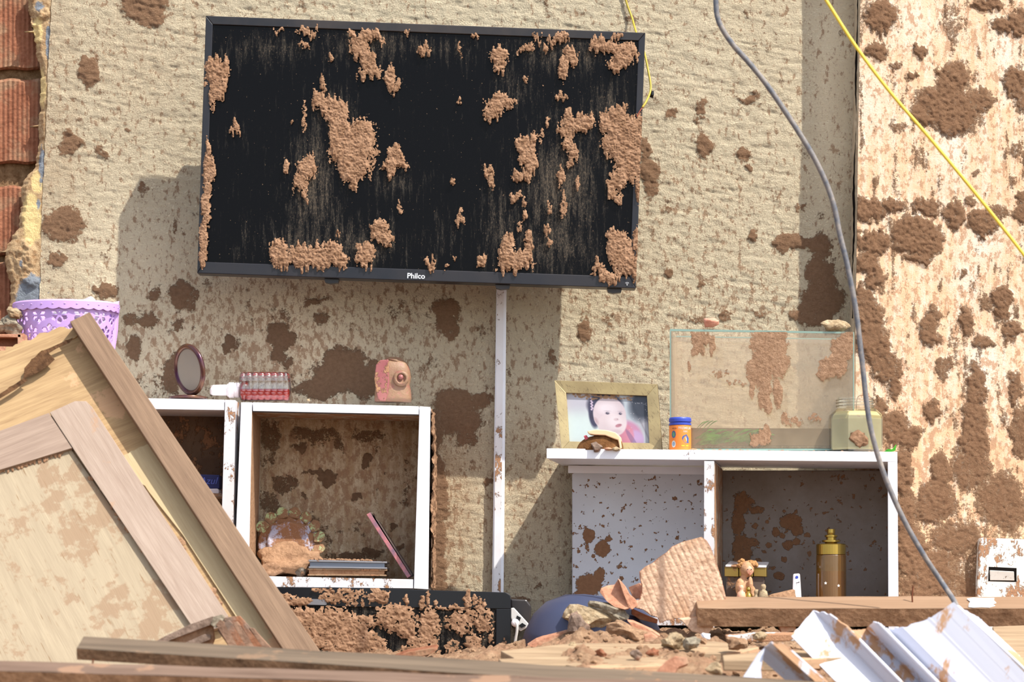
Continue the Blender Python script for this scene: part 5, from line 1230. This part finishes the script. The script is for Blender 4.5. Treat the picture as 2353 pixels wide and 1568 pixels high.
o_ = P(2264, 1398, .62); V, F = prism([o_ + Vector((dx/1000, 0, 0)) + u*w_ + Vector((0, -.001, .0022)) for dx, w_ in ((-34,.004),(-26,.001),(-8,.0035),(8,.001),(22,.012),(16,.02),(28,.032),(26,.05),(30,.066),(10,.064),(-14,.068),(-28,.060),(-24,.04),(-30,.022))], Vector((0, 0, -.0015))); ob = obj('paint_flake', V, F, M['flake'], rb)
V, F = tube([P(2097,1386,.58) + Vector((0, 0, -.004)), P(2096,1370,.58), P(2098,1348,.58)], .0017, 8); V2, F2 = lathe([(0,0),(.003,0),(.003,.001),(0,.001)], P(2098,1347,.58), 12, caps=False)
tag(MB().add(V, F).add(V2, F2).build('rusty_nail', plain('rust', C(110,64,40), .8, .2)), 'rusty nail standing upright in the pale topped beam', 'nail')
fbm1, a1, b1, u1, v1 = beam((176,1490,1.40),(2100,1612,1.50), .078, .021, 16, 'timber_beam', M['beam_grey'], M['front_dark'], 'long grey weathered beam crossing the lower left foreground', seed=2)
V, F = tube([P(214,1515,1.40), P(213,1527,1.40)], .0016, 6); obj('nail', V, F, bpy.data.materials['rust'], fbm1)
V, F = lathe([(0,0),(.0045,0),(.005,.002),(0,.0028)], P(216,1474,1.33), 10, caps=False); obj('nail_head', V, F, bpy.data.materials['rust'], fbm1)
beam((-160,1536,1.55),(1700,1592,1.62), .055, .060, 16, 'timber_beam', M['beam_red'], M['front_mud'], 'reddish brown beam at the very bottom left in front of the grey one', seed=3)
# broken planks bedded in the heap
M['plank'] = wood('old_plank', C(130,108,84), C(176,152,122), 2, .3, 1.0, mudc=C(196,156,122), big=1.2)
def plank(pxs, d0, d1, th, label, seed):
    rr = random.Random(seed); pts = []
    ys_ = [p[1] for p in pxs]; ymin, ymax = min(ys_), max(ys_)
    for p in pxs: f_ = (p[1]-ymin)/(ymax-ymin); pts.append(P(p[0], p[1], d0 + (d1-d0)*f_))
    V, F = prism(pts, Vector((0, .002, -th))); tag(obj('broken_plank', V, F, M['plank'], bevel=.002), label, 'plank')
plank([(1150,1496),(1320,1478),(1510,1480),(1640,1474),(1745,1488),(1700,1500),(1560,1504),(1180,1512)], .85, 1.05, .02, 'splintered grey plank bedded in the dirt left of the white sheets, upper one', 1)
plank([(1145,1515),(1300,1508),(1500,1506),(1545,1512),(1520,1530),(1340,1536),(1300,1528),(1160,1530)], 1.08, 1.25, .022, 'splintered plank in the dirt just above the long grey beam, lower one', 2)
plank([(1660,1506),(1800,1496),(1960,1492),(1960,1510),(1800,1518),(1662,1518)], 1.05, 1.2, .02, 'weathered plank partly under the folded white sheets', 3)
plank([(2280,1440),(2480,1432),(2480,1520),(2300,1512)], .75, 1.0, .03, 'brown plank at the right edge behind the white sheets', 4)

# ------------------------------------------------------------------ BROKEN HOLLOW BRICK in the middle
cb = thing('hollow_brick_fragment', P(1540, 1440, .62), 'big broken piece of ribbed terracotta hollow brick leaning in the middle of the rubble', 'brick')
poly = [(1612,1234),(1624,1243),(1633,1258),(1645,1290),(1658,1330),(1668,1372),(1668,1384),(1600,1420),(1560,1421),(1530,1427),(1517,1433),(1512,1420),(1495,1414),(1478,1402),(1462,1398),(1448,1390),(1452,1382),(1470,1378),(1474,1362),(1476,1350),(1471,1330),(1470,1314),(1484,1302),(1500,1294),(1516,1280),(1532,1270),(1545,1256),(1570,1245),(1590,1240)]
cd2 = lambda x, y: .60 - (y-1234)*.00012 + (1560-x)*.00022
# ridged face: sample grid clipped to polygon
def inpoly(X, Y, poly):
    ins = np.zeros(X.shape, bool); n = len(poly); j = n-1
    for i in range(n):
        xi, yi = poly[i]; xj, yj = poly[j]
        c = ((yi > Y) != (yj > Y)) & (X < (xj-xi)*(Y-yi)/(yj-yi+1e-9)+xi); ins ^= c; j = i
    return ins
xs = np.arange(1440, 1672, 1.8); ys = np.arange(1230, 1436, 1.8); X, Y, F = grid(xs, ys)
Xj = X + 3*(fbm(X/9, Y/9, 600)-.5); Yj = Y + 3*(fbm(X/9, Y/9, 603)-.5); ins = inpoly(Xj, Yj, poly)
ang = math.radians(66); q_ = (X*math.sin(ang) - Y*math.cos(ang))
rid = np.clip(np.abs(np.mod(q_/14.0 + .25*(fbm(X/30, Y/30, 605)-.5), 1)-.5)*6.5-1.0, -1, .6)
rid = np.where(q_ < 790, 1, rid)
mudz = np.clip(fbm(X/40, Y/60, 607, 3)*2.2-.75, 0, 1)
hh = .0011*rid*(1-.6*mudz) + .002*mudz*fbm(X/6, Y/6, 608) + .0008*fbm(X/5, Y/5, 609)
dv_ = cd2(X, Y); V = PN(X, Y, dv_); V[:, 1] -= hh
V, F, _ = compact(V, F, ins[F].all(1)); obj('ribbed_face', V, F[:, ::-1], M['terracotta_muddy'], cb, smooth=True, solid=0)
V, F = prism([P(x, y, cd2(x, y)-.0005) for x, y in poly], Vector((0, .016, 0))); obj('clay_wall', V, F, M['terracotta'], cb)
# curled webs to the left
def sheet(pts_front, back, name, mat, par): 
    V, F = prism([P(*p) for p in pts_front], back); return obj(name, V, F, mat, par, bevel=.001)
sheet([(1378,1362,.61),(1381,1352,.61),(1396,1346,.60),(1412,1344,.60),(1420,1332,.60),(1428,1348,.60),(1438,1372,.61),(1446,1398,.62),(1436,1402,.62),(1412,1396,.62),(1394,1382,.62)], Vector((.004, .012, 0)), 'broken_web', M['terracotta'], cb)
sheet([(1421,1332,.625),(1430,1340,.625),(1440,1352,.62),(1448,1368,.62),(1462,1380,.615),(1466,1392,.615),(1452,1402,.62),(1444,1396,.62),(1434,1368,.625)], Vector((.0, .035, .003)), 'broken_web', M['terracotta'], cb)
sheet([(1444,1350,.56),(1470,1340,.56),(1477,1352,.575),(1472,1376,.575),(1456,1378,.565)], Vector((.002, .012, 0)), 'broken_web', M['terracotta'], cb)
sheet([(1452,1398,.595),(1480,1412,.595),(1512,1424,.59),(1510,1434,.58),(1470,1424,.58),(1452,1412,.585)], Vector((0, .03, 0)), 'broken_web', M['brick_red'], cb)
V, F = pprism([(1562,1424),(1606,1420),(1640,1440),(1625,1462),(1590,1452)], .60, Vector((0, .03, .004))); tag(obj('terracotta_shard', V, F, M['terracotta_muddy'], bevel=.002), 'muddy terracotta shard tucked under the left end of the pale topped beam', 'shard')
# other pieces of rubble
for i, (x, y, d, rx, ry, rz, mt, rot, lb) in enumerate([
  (1352,1428,.58,.052,.05,.036,'concrete',.15,'large cream mortar chunk below the white stand, left of the big ribbed brick piece'),
  (1398,1406,.60,.045,.03,.0175,'concrete_grey',.28,'elongated grey mortar piece on top of the large cream chunk'),
  (1332,1440,.62,.026,.03,.034,'tile_grey',0,'brown rough lump at the left of the cream mortar chunk'),
  (1440,1452,.70,.045,.05,.022,'dirt',.2,'pinkish dirt lump below the big ribbed brick piece'),
  (1548,1476,.95,.026,.03,.020,'concrete',.1,'pale rounded lump on the heap below the beam end'),
  (1592,1480,.98,.018,.02,.014,'concrete_grey',0,'grey pebble on the heap right of the pale rounded lump'),
  (1622,1466,.72,.013,.012,.010,'white_board',.4,'small white plaster bit under the pale topped beam'),
  (1316,1485,.90,.008,.008,.008,'concrete',0,'small whitish pebble left of the mortar chunk'),
  (1500,1500,1.1,.012,.010,.008,'brick_red',0,'small red clod on the splintered upper plank, rightmost'),
  (1380,1500,1.1,.012,.010,.009,'brick_red',.4,'small red clod on the splintered upper plank, leftmost'),
  (1462,1506,1.15,.011,.010,.010,'tile_grey',.1,'brown clod standing alone on the lower plank'),
  (1690,1480,1.0,.024,.02,.013,'dirt',0,'dirt lump left of the folded white sheets'),
  (1640,1538,1.3,.016,.016,.014,'concrete',.1,'pale stone in the foreground dirt below the white sheets'),
  (1745,1462,.85,.014,.014,.010,'concrete',.1,'tan stone under the middle of the pale topped beam')]):
    V, F = rock(P(x, y, d), (rx, ry, rz), 700+i, 3, .35, Matrix.Rotation(rot, 3, 'Y')); tag(obj('rubble_stone', V, F, M[mt]), lb, 'stone')
def shard(pxs, d, back, mt, lb):
    V, F = pprism(pxs, d, Vector(back)); tag(obj('terracotta_shard', V, F, M[mt], bevel=.0012), lb, 'shard')
shard([(1212,1487),(1232,1474),(1300,1450),(1318,1448),(1316,1456),(1290,1472),(1240,1490)], .60, (0, .04, .006), 'terracotta', 'flat orange shard sloping beside the navy basin')
shard([(905,1512),(935,1500),(1002,1489),(1006,1494),(985,1506),(950,1514)], .70, (0, .05, .006), 'brick_red', 'thin dark red shard at the foot of the lower television')
shard([(1442,1428),(1456,1430),(1500,1450),(1518,1462),(1510,1466),(1478,1456),(1452,1440)], .68, (0, .03, .004), 'terracotta', 'thin curved terracotta strip below the big ribbed brick piece')
shard([(1480,1462),(1498,1457),(1512,1466),(1500,1476),(1482,1476)], .86, (0, .02, .003), 'terracotta', 'small triangular terracotta shard below the curved strip')
shard([(1790,1438),(1826,1436),(1832,1450),(1796,1454)], .60, (0, .03, 0), 'terracotta', 'orange brick piece showing under the pale topped beam')
shard([(1500,1552),(1530,1520),(1552,1508),(1578,1512),(1582,1526),(1560,1534),(1548,1552),(1520,1560)], 1.32, (0, .02, -.004), 'terracotta', 'blurred bent orange shard in the foreground right of the long beam')
V, F = pprism([(1670,1464),(1740,1458),(1830,1458),(1832,1474),(1740,1476),(1672,1474)], .80, Vector((0, .05, .004))); tag(obj('painted_strip', V, F, plain('painted_strip', C(226,222,218), .6, mudamt=.8), bevel=.002), 'white painted strip crusted with dirt below the pale topped beam', 'strip')

M['tile_brown'] = dirtmat('tile_brown', C(120,94,78), C(160,128,106), .003, 30)
# weathered roof tile at the left
rt = thing('roof_tile', P(480, 1500, 1.0), 'broken grey brown clay tile with ribs standing before the broken door', 'tile')
TT = 1.02
sheet([(352,1478,TT),(380,1462,TT),(440,1434,TT),(488,1417,TT),(500,1420,TT),(498,1432,TT),(460,1446,TT),(392,1472,TT),(370,1486,TT)], Vector((0, .03, 0)), 'tile_rim', M['tile_grey'], rt)
sheet([(380,1484,TT-.01),(394,1470,TT-.01),(460,1444,TT-.01),(488,1434,TT-.01),(492,1470,TT-.01),(480,1500,TT-.01),(380,1500,TT-.01)], Vector((0, .02, 0)), 'mud_filled_face', M['mud'], rt)
sheet([(420,1480,TT),(470,1458,TT),(484,1460,TT),(484,1470,TT),(440,1488,TT)], Vector((0, .02, 0)), 'tile_rib', M['tile_grey'], rt)
sheet([(484,1436,TT+.01),(490,1418,TT+.01),(508,1413,TT+.01),(516,1420,TT+.01),(508,1434,TT+.01),(494,1444,TT+.01)], Vector((0, .03, 0)), 'corner_knob', M['concrete_grey'], rt)
for k in range(5):
    x = 496+k*19; sheet([(x,1436-k*3+k*k*1.2,TT+.012),(x+10,1424-k*1+k*k*1.5,TT+.012),(x+18,1430+k*2+k*k*1.0,TT+.012),(x+60,1500,TT+.012),(x+42,1506,TT+.012)], Vector((0, .02, 0)), 'tile_rib', M['tile_grey'] if k % 2 else M['tile_brown'], rt)
sheet([(510,1420,TT),(550,1416,TT),(572,1440,TT),(610,1500,TT),(540,1506,TT),(500,1450,TT)], Vector((0, .02, 0)), 'tile_body', M['tile_grey'], rt)

# ------------------------------------------------------------------ FOLDED WHITE RIBBED SHEETS
t = NT('white_pvc'); nz = t.noise(7, 6, .68, vec=t.map((1,1,2.4), (0, math.radians(15), 0))); f_ = t.step(nz, .545, .585)
M['pvc'] = t.done(t.mix(f_, C(196,199,211), t.mix(t.noise(40, 5), C(168,126,92), C(196,160,126))), t.step(f_, 0, 1, .35, .9), None, .35)
def folded(name, ridge, run, label, seed, th=.0025):
    """ridge: profile points (px,py,d) of the broken top edge; run: vector down the sheet"""
    root = thing(name, P(*ridge[len(ridge)//2]) + Vector(run)*1.0, label, 'sheet'); rr = random.Random(seed)
    pts = [P(*p) for p in ridge]
    for i in range(len(pts)-1):
        a_, b_ = pts[i], pts[i+1]; n = 6
        top = [a_.lerp(b_, k/n) + Vector((rr.uniform(-.001,.001), 0, rr.uniform(-.002,.002))*1 if True else 0) if 0 < k < n else (a_ if k == 0 else b_) for k in range(n+1)]
        bot = [p + Vector(run) for p in (b_, a_)]
        nrm = (b_-a_).cross(Vector(run)).normalized()
        if nrm.y > 0: nrm = -nrm
        V, F = prism(top + bot, -nrm*th); obj('sheet_facet', V, F, M['pvc'], root)
    return root
run = Vector((.40, -.12, -.42))
folded('ribbed_sheet', [(1818,1462,1.16),(1868,1404,1.13),(1906,1412,1.15),(1946,1440,1.17),(1954,1450,1.10),(1990,1446,1.09),(2006,1430,1.16),(2022,1434,1.17),(2042,1447,1.13),(2074,1442,1.15),(2130,1424,1.155),(2160,1406,1.16),(2192,1384,1.165)], run, 'folded white ribbed plastic sheet with mud, large one at the lower right', 1)
folded('ribbed_sheet', [(2196,1390,1.10),(2246,1418,1.02),(2262,1436,1.02)], Vector((.40, -.03, -.38)), 'narrow white sheet flap behind the right edge of the large folded sheet', 2)
sm3 = folded('ribbed_sheet', [(1746,1512,1.34),(1756,1488,1.35),(1772,1477,1.40),(1794,1480,1.40),(1800,1494,1.33),(1822,1500,1.36)], Vector((.30, -.05, -.27)), 'smaller white folded sheet left of the large one, mud in its channel', 3)
V, F = prism([P(1744,1500,1.36), P(1757,1490,1.36), P(1748,1540,1.40), P(1760,1640,1.44), P(1668,1640,1.44), P(1700,1568,1.40)], Vector((0, .0025, 0))); obj('sheet_facet', V, F, M['pvc'], sm3)
